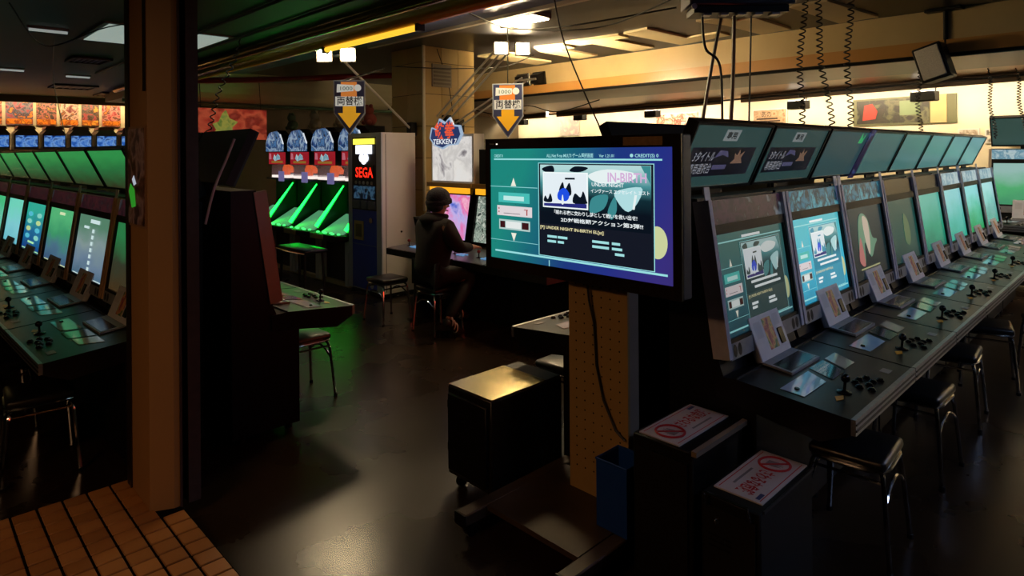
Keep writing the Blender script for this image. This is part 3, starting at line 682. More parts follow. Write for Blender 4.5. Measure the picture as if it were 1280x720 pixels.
# blue bin on the base
bn = thing('storage_bin', 'blue plastic bin on the wheeled base beside the peg board post', 'bin', (2.28, 1.665, .126))
blue = M('bin_blue', '#123a86', .4, noise=(6, '#16459c', .4))
MB().prism([(-.07, -.07), (.07, -.07), (.07, .07), (-.07, .07)], 0, .008, 'z').build('bottom', blue, bn)
for (a, b, c, d) in ((-.08, .08, -.08, -.073), (-.08, .08, .073, .08), (-.08, -.073, -.073, .073), (.073, .08, -.073, .073)): MB().box(a, b, c, d, .0, .29).build('side', blue, bn)
MB().tube([(-.08, -.08, .29), (.08, -.08, .29), (.08, .08, .29), (-.08, .08, .29)], .006, 6, closed=True).build('rim', blue, bn)
# computer cabinet with bare metal lid
pc = thing('equipment_cabinet', 'low black cabinet with a shiny bare metal lid on casters by the stand', 'cabinet', (2.10, 2.31, 0))
MB().rbox(0, .52, 0, .34, .07, .53, .006, 1).build('body', M('pc_black', '#15120f', .35), pc)
MB().box(.004, .40, .004, .336, .53, .537).build('lid', M('lid_brass', '#b8a878', .22, .95, noise=(3, '#a89868', .4), rvar=(4, .16, .3)), pc)
MB().box(.405, .515, .01, .33, .53, .534).build('lid_rear', black, pc)
MB().rbox(-.02, 0, .02, .32, .10, .50, .006, 1).build('door', black, pc)
for z in (.2, .42): MB().cyl((-.006, .325, z), .008, .04, 8).build('hinge', dark, pc)
for (x, y) in ((.05, .05), (.05, .29), (.47, .05), (.47, .29)):
    c_ = MB().cyl((x, y - .012, .03), .03, .024, 14, axis='y').build('caster', black, pc); MB().box(x - .016, x + .016, y - .018, y + .018, .04, .07).build('caster_fork', dark, c_)
# two low boxes with warning boards on top
redp = M('warning_red', '#b01c1c', .5); bluep = M('warning_blue', '#2a2f5a', .5); greyp = M('warning_grey', '#7a7470', .5); boardp = M('warning_board', '#c9bfb8', .45, noise=(8, '#bdb3ac', .3))
def warning(name, label, org, ex, ey):
    t = thing(name, label, 'sign', org, math.atan2(ex[1], ex[0]))
    a, b = .40, .185
    MB().box(0, a, 0, b, 0, .005).build('board', boardp, t)
    xf = Matrix.Translation((0, 0, .0055))
    for (x0, x1, y0, y1) in ((.012, a - .012, .012, .016), (.012, a - .012, b - .016, b - .012)):
        m = MB(); rect(m, x0, x1, y0, y1, 0, xf); m.build('red_border', redp, t)
    ring = [(.085 + .058 * math.cos(q), b / 2 + .058 * math.sin(q), .001) for q in [2 * PI * i / 28 for i in range(28)]]
    MB().tube([Vector(p) + Vector((0, 0, .0055)) for p in ring], .0055, 5, closed=True).build('ring', redp, t)
    m = MB(); m.prism([(.045, b / 2 + .034), (.051, b / 2 + .042), (.125, b / 2 - .034), (.119, b / 2 - .042)], .0055, .008, 'z'); m.build('slash', redp, t)
    hd = MB(); hd.prism([(.065, b / 2 - .03), (.105, b / 2 - .03), (.108, b / 2), (.10, b / 2 + .03), (.094, b / 2 + .003), (.088, b / 2 + .035), (.083, b / 2 + .003), (.076, b / 2 + .032), (.073, b / 2), (.062, b / 2 + .01)], .0053, .0065, 'z'); hd.build('hand_icon', greyp, t)
    text('さわるな危険', .052, 'lettering', redp, t, xf, .155, .075, 'LEFT', .215, 0, .03, .0006)
    m = MB(); rect(m, .175, .33, .038, .048, .0006, xf); m.build('small_print', greyp, t)
    m = MB(); rect(m, .335, .382, .150, .166, .0006, xf); m.build('blue_logo', bluep, t)
    return t
b1 = thing('low_box', 'dark low box under the warning board, beside the blue bin', 'box', (2.19, 1.27, 0))
bxm = M('box_dark', '#0c0a08', .5, spec=.25)
MB().rbox(0, .415, 0, .275, .0, .595, .006, 1).build('body', bxm, b1)
MB().box(-.006, .415, -.018, .004, .585, .605).build('edge_strip', M('edge_wood', '#7a6a58', .5), b1)
MB().box(-.012, 0, .02, .255, .05, .55).build('door', M('box_door', '#110e0b', .4), b1)
warning('warning_sign', 'white board with red warning lettering on the box beside the blue bin', (2.20, 1.335, .596), (1, 0), (0, 1))
b2 = thing('low_box', 'black lockable low box with a wire handle, under the cabinet panel', 'box', (2.14, .985, 0))
MB().rbox(0, .46, 0, .225, .0, .495, .006, 1).build('body', bxm, b2)
MB().box(-.01, 0, .015, .21, .06, .46).build('door', M('box_door', '#110e0b', .4), b2)
MB().lathe([(.011, 0), (.011, .006), (.006, .012)], (0, 0, 0), 12, frame_xf((-.01, .155, .415), (0, 1, 0), (0, 0, 1)) @ Matrix.Scale(-1, 4, (0, 0, 1))).build('lock', chrome, b2)
for z in (.34, .36, .32): MB().box(-.013, -.01, .1, .19, z, z + .006).build('slot', black, b2)
MB().tube([(-.012, .03, .46), (-.03, .03, .50), (-.03, .03, .515), (-.03, .195, .515), (-.03, .195, .50), (-.012, .195, .46)], .005, 8).build('handle', chrome, b2)
MB().box(.02, .10, -.002, 0, .06, .24).build('sticker', M('box_sticker', '#9a98a0', .5, noise=(25, '#4a4850', .5)), b2)
MB().box(.02, .46, -.006, 0, .49, .50).build('lid_edge', dark, b2)
warning('warning_sign', 'white board with red warning lettering on the box with a wire handle', (2.60, 1.19, .4955), (-1, 0), (0, -1))
# ------------------------------------------------------------------ change machine
cm = thing('change_machine', 'blue and grey change machine with a red lit sign and plain white side', 'change machine', (4.25, 7.38, 0), -PI / 2)
wht = M('white_enamel', '#e8e0de', .18, noise=(3, '#dcd4d2', .3))
grf = M('grey_frame', '#b8bcc8', .35, .1)
MB().box(0, .77, .02, .50, .04, 2.0).build('body', wht, cm)
MB().box(0, .09, 0, .02, .04, 2.0).box(.66, .77, 0, .02, .04, 2.0).box(.09, .66, 0, .02, 1.95, 2.0).build('front_frame', grf, cm)
MB().box(.02, .75, .03, .48, 0, .04).build('plinth', black, cm)
dr = MB().box(.09, .66, .004, .02, .06, 1.04).build('door', M('machine_blue', '#3c4fc0', .35, noise=(4, '#4458d0', .4)), cm)
MB().box(.09, .66, .001, .004, .60, .612).build('door_seam', M('seam_pale', '#6a78b8', .3), dr)
MB().box(.14, .36, -.004, .004, .66, .90).build('notice_plate', M('notice_yellow', '#b89a58', .5), dr)
MB().box(.18, .32, -.006, -.004, .70, .86).build('notice_inset', M('notice_brown', '#6a5230', .5), dr)
MB().cyl((.54, -.012, .92), .035, .016, 14, axis='y').build('lock', chrome, dr)
MB().lathe([(.04, 0), (.04, .002)], (0, 0, 0), 14, frame_xf((.54, .003, .12), (1, 0, 0), (0, 0, 1))).build('badge', M('badge', '#b8bcc8', .4), dr)
up = MB().box(.09, .66, .004, .02, 1.04, 1.95).build('upper_panel', M('panel_navy', '#11131c', .3), cm)
MB().box(.14, .62, -.01, .004, 1.86, 1.93).build('yellow_lamp', E('yellow_lamp', '#f4e84a', 1.6), up)
MB().box(.20, .56, -.01, .004, 1.74, 1.85).build('white_lamp', E('white_lamp', '#f0f4ff', 1.8), up)
for (x, z) in ((.33, 1.69), (.43, 1.69), (.38, 1.66)): MB().cyl((x, -.01, z), .05, .014, 16, axis='y').build('coin_lamp', E('white_lamp', '#f0f4ff', 1.8), up)
MB().box(.16, .60, -.002, .004, 1.43, 1.60).build('sign_board', M('led_black', '#080608', .3), up)
text('SEGA', .13, 'red_lettering', E('led_red', '#ff2a18', 1.4), up, frame_xf((.18, -.004, 1.45), (1, 0, 0), (0, 0, 1)), 0, 0, 'LEFT', .41, 0, .03)
for i in range(5): MB().cyl((.19 + i * .09, -.006, 1.38), .022, .01, 10, axis='y').build('button', M('button_pale', '#b0b4bc', .3), up)
MB().box(.14, .62, -.004, .004, 1.18, 1.34).build('picture', ART('change_pic', ['#0a0f18', '#28486a', '#5a88a8', '#0c1420', '#101828'], 12, emit=.3), up)
for (x0, x1) in ((.13, .30), (.33, .46), (.49, .64)): MB().rbox(x0, x1, -.02, .004, 1.06, 1.16, .005, 1).build('slot_unit', M('slot_grey', '#6a6f7c', .35, .3), up)
MB().cyl((.765, .28, .78), .012, .014, 12, axis='x').build('side_lock', chrome, cm)
MB().box(.77, .7705, .06, .068, .06, 1.98).build('side_seam', dark, cm)
# arrow signs on poles
navy = M('sign_navy', '#38406a', .4); yel = E('sign_yellow', '#dca024', .55, '#c89020'); ora = E('sign_orange', '#d8843c', .5, '#c07030'); sgw = E('sign_white', '#d0d4cc', .5, '#c0c0b8'); sgk = M('sign_black', '#120e0c', .5)  # emission on the sign colours stands in for floodlight falling on them
def arrow_sign(label, loc, rz, pole):
    t = thing('arrow_sign', label, 'sign', loc, rz)
    a, b = .17, .30
    MB().prism([(-a, -.06), (0, -.30), (a, -.06), (a, b), (-a, b)], 0, .02, 'y').build('board', M('sign_rim', '#a8b4c4', .4), t)
    MB().prism([(-a + .012, -.055), (0, -.282), (a - .012, -.055), (a - .012, b - .012), (-a + .012, b - .012)], -.003, 0, 'y').build('face', navy, t)
    MB().prism([(-.07, .03), (.07, .03), (.07, -.06), (.125, -.06), (0, -.225), (-.125, -.06), (-.07, -.06)], -.006, -.003, 'y').build('arrow', yel, t)
    MB().prism([(-.09, b - .02), (.08, b - .02), (.08, .12), (-.09, .12)], -.006, -.003, 'y').build('orange_field', ora, t)
    MB().prism([(-.135, .165), (.045, .18), (.05, .245), (-.13, .255)], -.009, -.006, 'y').build('banknote', sgw, t)
    xf = frame_xf((0, -.0095, 0), (1, 0, 0), (0, 0, 1))
    text('1000', .042, 'note_lettering', M('note_green', '#2f6a50', .5), t, xf, -.11, .19, 'LEFT', .13)
    MB().cyl((.09, -.009, .215), .038, .004, 16, axis='y').build('coin', sgw, t)
    MB().prism([(-.15, .015), (.15, .015), (.15, .12), (-.15, .12)], -.0085, -.006, 'y').build('text_plate', sgw, t)
    text('両替機', .075, 'lettering', sgk, t, xf, -.135, .035, 'LEFT', .27, 0, .02)
    for q in pole: MB().tube(q, .006, 6).build('pole', dark, t)
    return t
arrow_sign('arrow sign for changing money above the blue change machine', (3.62, 6.25, 2.25), R(-38), [[(.0, .012, .30), (.35, .3, .47)], [(-.1, .012, .29), (.35, .3, .47)]])
arrow_sign('arrow sign for changing money rising above the television top', (4.86, 5.04, 2.2), R(-50), [[(0, .012, .2), (.0, .02, .94)]])
# ------------------------------------------------------------------ fighting game cabinets behind the player
def topper(t, W):
    mq = MB().box(.02, W - .02, .62, .78, 1.40, 1.96).build('topper', M('topper_white', '#b8b4b0', .4), t)
    MB().box(.05, W - .05, .61, .62, 1.42, 1.93).build('topper_picture', ART('topper_pic', ['#f4f2ee', '#f4f0ea', '#d8d4d0', '#f0ece8', '#9a9498', '#3a363c'], 3.2, emit=.8), mq)
    pl = [(-.30, .02), (-.26, .15), (-.17, .12), (-.11, .25), (0, .20), (.09, .26), (.15, .17), (.27, .16), (.31, .06), (.22, -.06), (.05, -.07), (-.05, -.11), (-.20, -.07)]
    c = (W / 2 - .08, 1.90)
    lg = MB().prism([(c[0] + a, c[1] + b) for a, b in pl], .585, .608, 'y').build('logo_plate', E('logo_rim', '#a8c0dc', .8), mq)
    MB().prism([(c[0] + a * .9, c[1] + .004 + b * .86) for a, b in pl], .580, .585, 'y').build('logo_field', E('logo_navy', '#2c3c6c', .8), lg)
    xf = frame_xf((c[0], .577, c[1]), (1, 0, 0), (0, 0, 1))
    text('鉄拳', .15, 'logo_lettering', E('logo_red', '#e85838', .95), lg, xf, 0, .03, 'CENTER', .38, 0, .03)
    text('TEKKEN 7', .06, 'logo_lettering', E('logo_white', '#eef2f6', .95), lg, xf, 0, -.05, 'CENTER', .44, .1, .02)
def fight(label, y):
    t = thing('arcade_cabinet', label, 'arcade cabinet', (4.06, y, 0), -PI / 2, 'cabinets with lit picture toppers')
    W = .81
    MB().prism([(.36, .0), (.80, .0), (.80, 1.36), (.64, 1.36), (.53, .74), (.36, .62)], 0, W, 'x').build('body', black, t)
    MB().prism([(0, .60), (0, .675), (.40, .70), (.54, .72), (.54, .60)], 0, W, 'x').build('control_panel', M('fight_panel', '#55555c', .3, noise=(8, '#44444c', .4)), t)
    MB().box(0, W, -.012, 0, .605, .672).build('front_rail', dark, t)
    px = frame_xf((0, .53, .74), (1, 0, 0), (0, .11, .62))
    MB().box(0, .05, 0, .60, -.03, .03, px).box(W - .05, W, 0, .60, -.03, .03, px).box(.05, W - .05, 0, .03, -.03, .02, px).box(.05, W - .05, .53, .60, -.03, .02, px).build('bezel', blackg, t)
    sc_ = ART('fight_screen_' + str(int(y)), ['#30206a', '#4a68d0', '#c8b8f0', '#f070b0', '#ffd0e0', '#5088e0'] if y > 6 else ['#283830', '#a8b8a8', '#485850', '#d0d8c8', '#303c38'], 2.2 if y > 6 else 14, emit=.9, distort=.6)
    MB().box(.048, W - .048, .028, .532, -.03, .004, px).build('screen', sc_, t)
    MB().box(.06, W - .06, .56, .60, 1.285, 1.35).build('lamp_strip', E('amber_strip', '#f0a020', 1.3), t)
    MB().box(.0, W, .56, .80, 1.35, 1.40).build('hood', M('hood_yellow', '#a0783a', .4), t)
    if y < 6: MB().box(.06, W - .06, .62, .78, 1.40, 1.78).build('top_box', black, t)
    else: topper(t, W)
    for k in range(2):
        j = MB().lathe([(.028, 0), (.028, .004), (.006, .01), (.006, .05)], (.14 + k * .38, .20, .687), 12).build('joystick', blackg, t); MB().ball((.14 + k * .38, .20, .75), .018).build('ball_top', M('ball_red', '#8a1818', .3), j)
        for q in range(6): MB().cyl((.22 + k * .38 + (q % 3) * .045, .17 + (q // 3) * .05, .684), .016, .012, 10).build('button', E('button_glow', '#78b8f0', .5), t)
    return t
fight('arcade cabinet with a glowing violet screen and a lit logo topper', 6.2)
fight('arcade cabinet with a speckled grey screen which the seated player uses', 5.375)
fight('arcade cabinet half hidden by the television, next after the one the player uses', 4.55)
stool(3.74, 5.72, R(90), 'black vinyl stool standing before the cabinet with the violet screen')
stool(3.84, 4.99, R(88), 'black vinyl stool the player in the knit cap is sitting on')
# ------------------------------------------------------------------ card machines glowing green
neon = E('neon_green', '#10ff38', 9.); grn = E('table_glow', '#70c890', .45)
mblue = ART('card_blue', ['#0c1830', '#2a5a9c', '#b8d4ec', '#1c3c70', '#5a90c8', '#0c1428'], 6, emit=.55)
mred = ART('card_red', ['#b02028', '#c83038', '#f0d8d0', '#902020', '#d8a030', '#a01828'], 7, emit=.7, stretch=(1, 1, 2))
def card_machine(label, y):
    t = thing('card_machine', label, 'arcade machine', (4.12, y, 0), -PI / 2, 'card machines in the green glow')
    W = .79; gw = M('edge_grey', '#d0d4d8', .4); bk = M('card_black', '#0d0e10', .4)
    MB().box(.02, W - .02, .22, .95, .04, .62).build('base', bk, t)
    for x in (.0, W - .08): MB().box(x, x + .08, .14, .22, .02, .62).build('upright', gw, t)
    MB().box(0, W, .16, .22, .0, .05).build('kick_rail', M('kick_tan', '#c0ac84', .4), t)
    MB().rbox(0, W, .0, .50, .60, .68, .01, 2).build('deck', bk, t)
    MB().rbox(.04, .40, -.012, .05, .605, .675, .008, 1).build('deck_edge', M('deck_tan', '#d0bc84', .4), t)
    MB().prism([(.12, .685), (.50, .90), (.50, .88), (.12, .665)], .12, W - .12, 'x').build('play_table', grn, t)
    for k in range(6): MB().lathe([(.024, 0), (.022, .018), (.008, .024)], (.14 + k * .1, .06 + (k % 2) * .03, .68), 10).build('button', E('button_green', '#50ff80', 1.2), t)
    d_ = MB().prism([(.12, .68), (.95, .68), (.95, 1.33), (.60, 1.33)], W - .035, W, 'x').build('divider', M('divider_dark', '#0a2a18', .3), t)
    MB().tube([(W - .055, .14, .74), (W - .055, .58, 1.27)], .026, 10).build('neon_tube', neon, d_)
    MB().tube([(W - .055, .22, .72), (W - .055, .66, 1.25)], .010, 8).build('neon_tube', E('neon_mint', '#70ffd0', 1.8), d_)
    MB().box(.03, W - .04, .60, .95, .62, 1.35).build('rear_box', M('rear_green', '#0c3a20', .35), t)
    MB().box(.0, W, .45, .98, 1.33, 1.36).build('shelf', bk, t)
    MB().prism([(.06, 1.34), (.08, 1.34), (.08, 1.50), (.06, 1.50)], .0, .17, 'x', Matrix.Translation((W - .22, .34, -.03))).build('notice_card', E('lavender_card', '#8078b0', .6), t)
    case = MB().box(.10, W - .10, .50, .90, 1.36, 1.40).build('display_case', E('case_floor', '#fff0e8', 1.0), t)
    MB().box(.10, W - .10, .495, .50, 1.40, 1.58).box(.10, .105, .50, .9, 1.40, 1.58).box(W - .105, W - .10, .5, .9, 1.40, 1.58).build('case_glass', M('case_clear', '#c0b0c0', .1, alpha=.25), case)
    MB().prism([(.26, 1.40), (.36, 1.40), (.37, 1.46), (.50, 1.44), (.52, 1.50), (.44, 1.55), (.30, 1.57), (.24, 1.50)], .62, .70, 'y').build('prize_figure', E('prize_orange', '#ff6a30', 1.0), case)
    MB().box(.08, W - .08, .46, .9, 1.575, 1.78).build('title_box', bk, t)
    tb = MB().box(.09, W - .09, .452, .46, 1.58, 1.775).build('title_band', E('title_red', '#b8202c', .55), t)
    MB().prism([(.26, 1.67), (.31, 1.74), (.37, 1.70), (.43, 1.75), (.50, 1.72), (.53, 1.66), (.42, 1.65), (.34, 1.63)], .448, .452, 'y').build('title_print', E('title_white', '#e8dcd8', .8), tb)
    MB().box(.20, .62, .449, .452, 1.60, 1.635).build('gold_print', E('title_gold', '#a87830', .6), tb)
    MB().prism([(.11, 1.66), (.20, 1.66), (.18, 1.75), (.12, 1.76)], .449, .452, 'y').build('pink_print', E('title_pink', '#d87888', .6), tb)
    arch = [(.05, 1.78), (W - .05, 1.78), (W - .05, 1.90), (W - .16, 2.06), (W - .30, 2.13), (.22, 2.11), (.12, 2.05), (.05, 1.92)]
    MB().prism(arch, .42, .56, 'y').build('header', blackg, t)
    MB().prism([(W / 2 + (a - W / 2) * .94, 1.955 + (b - 1.955) * .95) for a, b in arch], .412, .42, 'y').build('header_picture', mblue, t)
    MB().prism([(W - .17, 2.055), (W - .15, 2.065), (W - .045, 1.915), (W - .06, 1.90)], .40, .412, 'y').build('header_lamp', E('header_white', '#e8f0f8', .8), t)
    MB().box(.3, .5, .56, .9, 1.78, 2.131).build('header_post', bk, t)
    return t
for k, lb in enumerate(('card machine with a blue header and red title, next to the change machine', 'card machine with a blue header, second from the change machine', 'card machine with a blue header, third from the change machine', 'card machine with a blue header, fourth from the change machine, half behind the unlit row')):
    card_machine(lb, 8.21 + k * .8)
bs_ = thing('bench_stool', 'tall black bench seat with a chrome edge before the card machines', 'stool', (3.62, 7.4, 0))
MB().rbox(-.15, .15, -.38, .38, .57, .615, .02, 2).build('seat', vinyl, bs_)
MB().tube([(-.155, -.39, .575), (-.17, 0, .57), (-.155, .39, .575)], .009, 8).build('edge_tube', chrome, bs_)
for (x, y) in ((-.11, -.3), (.11, -.3), (-.11, .3), (.11, .3)):
    MB().tube([(x * 1.2, y * 1.1, .0), (x, y, .575)], .016, 8).build('leg', dark, bs_)
MB().tube([(-.13, -.325, .12), (-.13, .325, .12)], .01, 8).build('foot_rail', chrome, bs_)
# plush toys on top of the card machines
def plush(x, y, z, mat, label):
    t = thing('plush_toy', label, 'toy', (x, y, z), 0, 'plush toys on the card machines')
    MB().ball((0, 0, .09), .09, 14, 10, None, (1, 1, 1)).build('body', mat, t); MB().ball((-.02, 0, .215), .07, 14, 10).build('head', mat, t)
    for s in (-1, 1): MB().ball((-.02, s * .05, .275), .028, 10, 8).build('ear', mat, t); MB().ball((-.06, s * .07, .05), .035, 10, 8).build('paw', mat, t)
    return t
for (x, y, c, lb) in ((4.85, 7.81, '#9a4a40', 'reddish plush toy sitting on top of the card machine beside the change machine'), (4.85, 8.61, '#b89878', 'tan plush toy sitting on top of the second card machine'), (4.85, 10.21, '#48604a', 'green plush toy on top of the card machine nearest the red mural'), (4.85, 9.41, '#a09888', 'pale plush toy sitting on top of the third card machine')):
    plush(x, y, 2.132, M('plush' + c, c, .9, bump=(60, .4)), lb)
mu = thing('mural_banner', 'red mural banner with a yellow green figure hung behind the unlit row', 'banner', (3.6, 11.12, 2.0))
MB().box(0, 1.2, 0, .02, 0, .52).build('cloth', ART('mural_red', ['#7a1a18', '#c03a28', '#e06040', '#902018', '#b84838'], 3.2, emit=.4), mu)  # cloth and figure emit in place of light falling on the banner
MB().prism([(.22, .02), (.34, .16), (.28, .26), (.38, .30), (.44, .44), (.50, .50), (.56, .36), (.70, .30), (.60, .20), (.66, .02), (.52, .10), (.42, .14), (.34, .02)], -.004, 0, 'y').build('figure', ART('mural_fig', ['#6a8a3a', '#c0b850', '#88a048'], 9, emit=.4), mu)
for x in (.1, 1.1): MB().tube([(x, .01, .52), (x, .09, 1.15)], .006, 6).build('hanging_cord', cable, mu)
# ------------------------------------------------------------------ far left: posters and blue machines
pcol = [['#5a1c20', '#a04048', '#c88880', '#3a2830', '#d87830'], ['#3a3040', '#a04858', '#6a6878', '#303850', '#d88038'], ['#4a2028', '#38403a', '#b06a60', '#2c2c34', '#c89038'], ['#602028', '#8a5a58', '#d0b0a0', '#48383c', '#b87030'], ['#4a1c20', '#a84850', '#5a5048', '#302428', '#d09040']]
names = ['crimson', 'violet', 'dark green', 'pinkish', 'maroon', 'rust']
edges = [1.03, 1.47, 1.91, 2.26, 2.60, 2.93, 3.29]
for k in range(6):
    t = thing('poster', '%s crowded poster on the far cream wall above the blue machines' % names[k], 'poster', (edges[k] + .02, 14.29, 2.3), 0, 'posters on the far wall')
    wv = edges[k + 1] - edges[k] - .05
    MB().box(0, wv, -.02, 0, 0, .49).build('board', ART('far_poster_%d' % k, pcol[k % 5], 11, emit=0), t)
    MB().box(.01, wv - .01, -.024, -.02, .02, .11).build('orange_band', ART('far_band_%d' % k, ['#c86018', '#e08828', '#8a3a18', '#e0a040'], 12, emit=0), t)
for k in range(6):
    t = thing('arcade_machine', ['', '', '', '', '', ''][k] or ['blue screened machine under the crimson poster on the far wall', 'blue screened machine under the violet poster on the far wall', 'blue screened machine under the dark green poster', 'blue screened machine under the pinkish poster', 'blue screened machine under the maroon poster', 'blue screened machine under the rust poster beside the entrance pillar'][k], 'arcade machine', (1.12 + k * .385, 13.3, 0), 0, 'blue screened machines by the far wall')
    MB().box(0, .33, .05, .5, 0, 1.88).build('body', M('far_machine', '#6a5a48', .5), t)
    MB().prism([(.0, 1.88), (.33, 1.88), (.33, 2.12), (.27, 2.20), (.06, 2.20), (0, 2.12)], .04, .5, 'y').build('hood', M('far_hood', '#1c1414', .4), t)
    MB().box(.02, .31, .02, .04, 1.90, 2.09).build('screen', ART('far_blue', ['#0c2a60', '#2a6ac8', '#78a8e8', '#183c80', '#5890e0'], 8, emit=.75), t)
    MB().box(.0, .33, -.1, .05, 1.0, 1.06).build('control_panel', black, t)
    MB().prism([(.03, 2.20), (.30, 2.20), (.27, 2.25), (.06, 2.25)], .06, .4, 'y').build('cap', M('far_cap', '#6a2018', .5), t)
# ------------------------------------------------------------------ lamps
FLOOD = 230.0
warm_panel = E('warm_ceiling_lamp', '#ffe0a8', 60.)
t = thing('ceiling_lamp', 'glaring rectangular lamp on the dark ceiling by the white trim strip', 'lamp', (4.66, 4.62, 3.15), R(4))
MB().box(-.15, .15, -.27, .27, -.05, 0).build('housing', M('lamp_house', '#5a544c', .4), t)
MB().box(-.13, .13, -.25, .25, -.062, -.05).build('diffuser', warm_panel, t)
cool_fill = E('cool_fill_panel', '#b8ccff', 15.)  # added out of view as cool fill for the right-hand cabinets
for x, lb in ((3.2, 'added cool fill panel over the aisle near the two low boxes'), (5.6, 'added cool fill panel over the aisle beside the middle cabinets'), (8.0, 'added cool fill panel over the aisle beside the far cabinets')):
    t = thing('ceiling_light', lb, 'light', (x, -1.6, 3.15 if x < 7.4 else 2.69))
    MB().box(-.5, .5, -.3, .3, -.02, 0).build('frame', white, t); MB().box(-.46, .46, -.26, .26, -.026, -.02).build('diffuser', cool_fill, t)
def flood_rig(label, base, lamp, aim, group='floodlight rigs on the tiled pillar', power=FLOOD, spread=.13, rails=2):
    base = Vector(base); lamp = Vector(lamp); aim = Vector(aim).normalized()
    t = thing('floodlight_rig', label, 'lamp', base, 0, group)
    L_ = lamp - base; side = L_.normalized().cross(Vector((0, 0, 1))).normalized(); up_ = side.cross(L_).normalized()
    arm_m = M('arm_steel', '#d8d2c4', .35, .25)
    for k in range(rails):
        o_ = up_ * (.05 * k) + side * (.06 * k)
        MB().tube([o_, L_ + o_ * .9 - L_.normalized() * .04], .014, 8).build('arm', arm_m, t)
    MB().rbox(-.05, .05, -.05, .05, -.08, .10, .008, 1).build('mount', dark, t)
    ex = aim.cross(Vector((0, 0, 1))).normalized(); ez = aim; ey = ez.cross(ex)
    MB().tube([L_ - ex * spread * 1.3 - aim * .05, L_ + ex * spread * 1.3 - aim * .05], .014, 8).build('crossbar', arm_m, t)
    for s in (-1, 1):
        f_ = Matrix.Identity(4); c = L_ + ex * s * spread + aim * .02
        for i in range(3): f_[i][0] = ex[i]; f_[i][1] = ey[i]; f_[i][2] = ez[i]; f_[i][3] = c[i]
        h = MB().add([(-.06, -.05, -.06), (.06, -.05, -.06), (.06, .05, -.06), (-.06, .05, -.06), (-.085, -.075, .05), (.085, -.075, .05), (.085, .075, .05), (-.085, .075, .05)], [(3, 2, 1, 0), (0, 1, 5, 4), (1, 2, 6, 5), (2, 3, 7, 6), (3, 0, 4, 7), (4, 5, 6, 7)], xf=f_).build('lamp_head', M('lamp_housing', '#2a2622', .45, .3), t)
        MB().box(-.072, .072, -.062, .062, .05, .075, f_).build('lamp_glass', E('flood_glass_%d' % power, '#ffe2b0', power), h)
        MB().box(-.09, -.085, -.08, .08, .03, .065, f_).box(.085, .09, -.08, .08, .03, .065, f_).box(-.085, .085, -.08, -.075, .03, .065, f_).box(-.085, .085, .075, .08, .03, .065, f_).build('lamp_rim', dark, h)
    return t
flood_rig('pair of lit floodlights on a slanting arm above the change machine', (4.94, 6.95, 2.05), (3.60, 6.45, 2.84), (-.70, -.70, -.06))
flood_rig('pair of lit floodlights close under the ceiling beside the tiled pillar', (5.33, 6.70, 2.15), (5.38, 5.52, 2.98), (-.55, -.83, .06), rails=3)
flood_rig('pair of floodlights turned towards the tan beam, below the brighter pair', (5.55, 6.70, 2.10), (5.78, 5.62, 2.66), (.95, .05, .16), power=900.)
t = thing('tube_lamp', 'added glowing yellow tube beneath the thick yellow pipe', 'lamp', (2.78, 4.6, 2.665))
MB().tube([(0, -.8, 0), (0, .6, 0)], .024, 10).build('tube', E('yellow_tube', '#f4bc34', 1.3), t)  # added glow standing in for the lit underside of the pipe
for y in (-.8, .6): MB().box(-.03, .03, y - .02, y + .02, -.03, .03).build('end_cap', dark, t)
# added wall washers: unseen tubes that brighten the walls, shields hiding them from view
def washer(label, p0, p1, nrm, power, colr='#ffeac4', group='added shielded tubes brightening the walls'):
    p0, p1 = Vector(p0), Vector(p1); mid = (p0 + p1) / 2; a = (p1 - p0).normalized(); L_ = (p1 - p0).length / 2
    t = thing('added_washer', label, 'lamp', mid, 0, group)
    n_ = Vector(nrm).normalized(); f_ = Matrix.Identity(4)
    for i in range(3): f_[i][0] = a[i]; f_[i][1] = n_[i]; f_[i][2] = (0, 0, 1)[i]
    MB().box(-L_, L_, -.10, -.09, -.12, 0, f_).box(-L_, L_, -.09, .05, -.01, 0, f_).build('shield', M('washer_shield', '#5a4630', .5), t)
    MB().box(-L_ + .05, L_ - .05, -.03, .03, -.07, -.02, f_).build('tube', E('wash_' + colr, colr, power), t)
for k, (ya, yb, lb) in enumerate(((10.6, 15.2, 'added fill tube, shielded, under the soffit near the pale far poster'), (5.6, 10.2, 'added fill tube, shielded, under the soffit above the red poster'), (.9, 5.2, 'added fill tube, shielded, under the soffit above the dark long banner'), (-3.6, .4, 'added fill tube, shielded, under the soffit beyond the last cabinet'))):
    washer(lb, (wx(ya) - .62, ya, 2.70), (wx(yb) - .62, yb, 2.70), (1, -.155, 0), 60)
washer('added fill tube, shielded, brightening the far wall of posters', (.2, 13.95, 2.80), (3.7, 13.95, 2.80), (0, 1, 0), 30, '#ffd9a0')
# small lamps hung along the soffit
for k, (x, y, z, lb) in enumerate(((11.47, 9.49, 2.56, 'black box spotlight on the soffit over the pale poster'), (11.14, 7.32, 2.52, 'black box spotlight on the soffit over the red poster'), (10.65, 4.21, 2.50, 'black box spotlight on the soffit between the brown poster and long banner'), (10.37, 2.37, 2.50, 'black box spotlight on the soffit over the dark long banner'), (11.82, 11.71, 2.54, 'black box spotlight on the soffit nearest the tiled pillar'))):
    t = thing('box_spotlight', lb, 'lamp', (x, y, z), R(-98.8), 'box spotlights along the soffit')
    MB().rbox(-.16, .16, -.08, .08, -.09, .05, .012, 1).build('housing', black, t)
    MB().box(-.13, .13, -.07, .07, .05, .056).build('lamp_glass', E('spot_white', '#fff2d8', 10), t)
    MB().tube([(.14, 0, .04), (.14, 0, 2.70 - z)], .01, 6).build('bracket', dark, t)
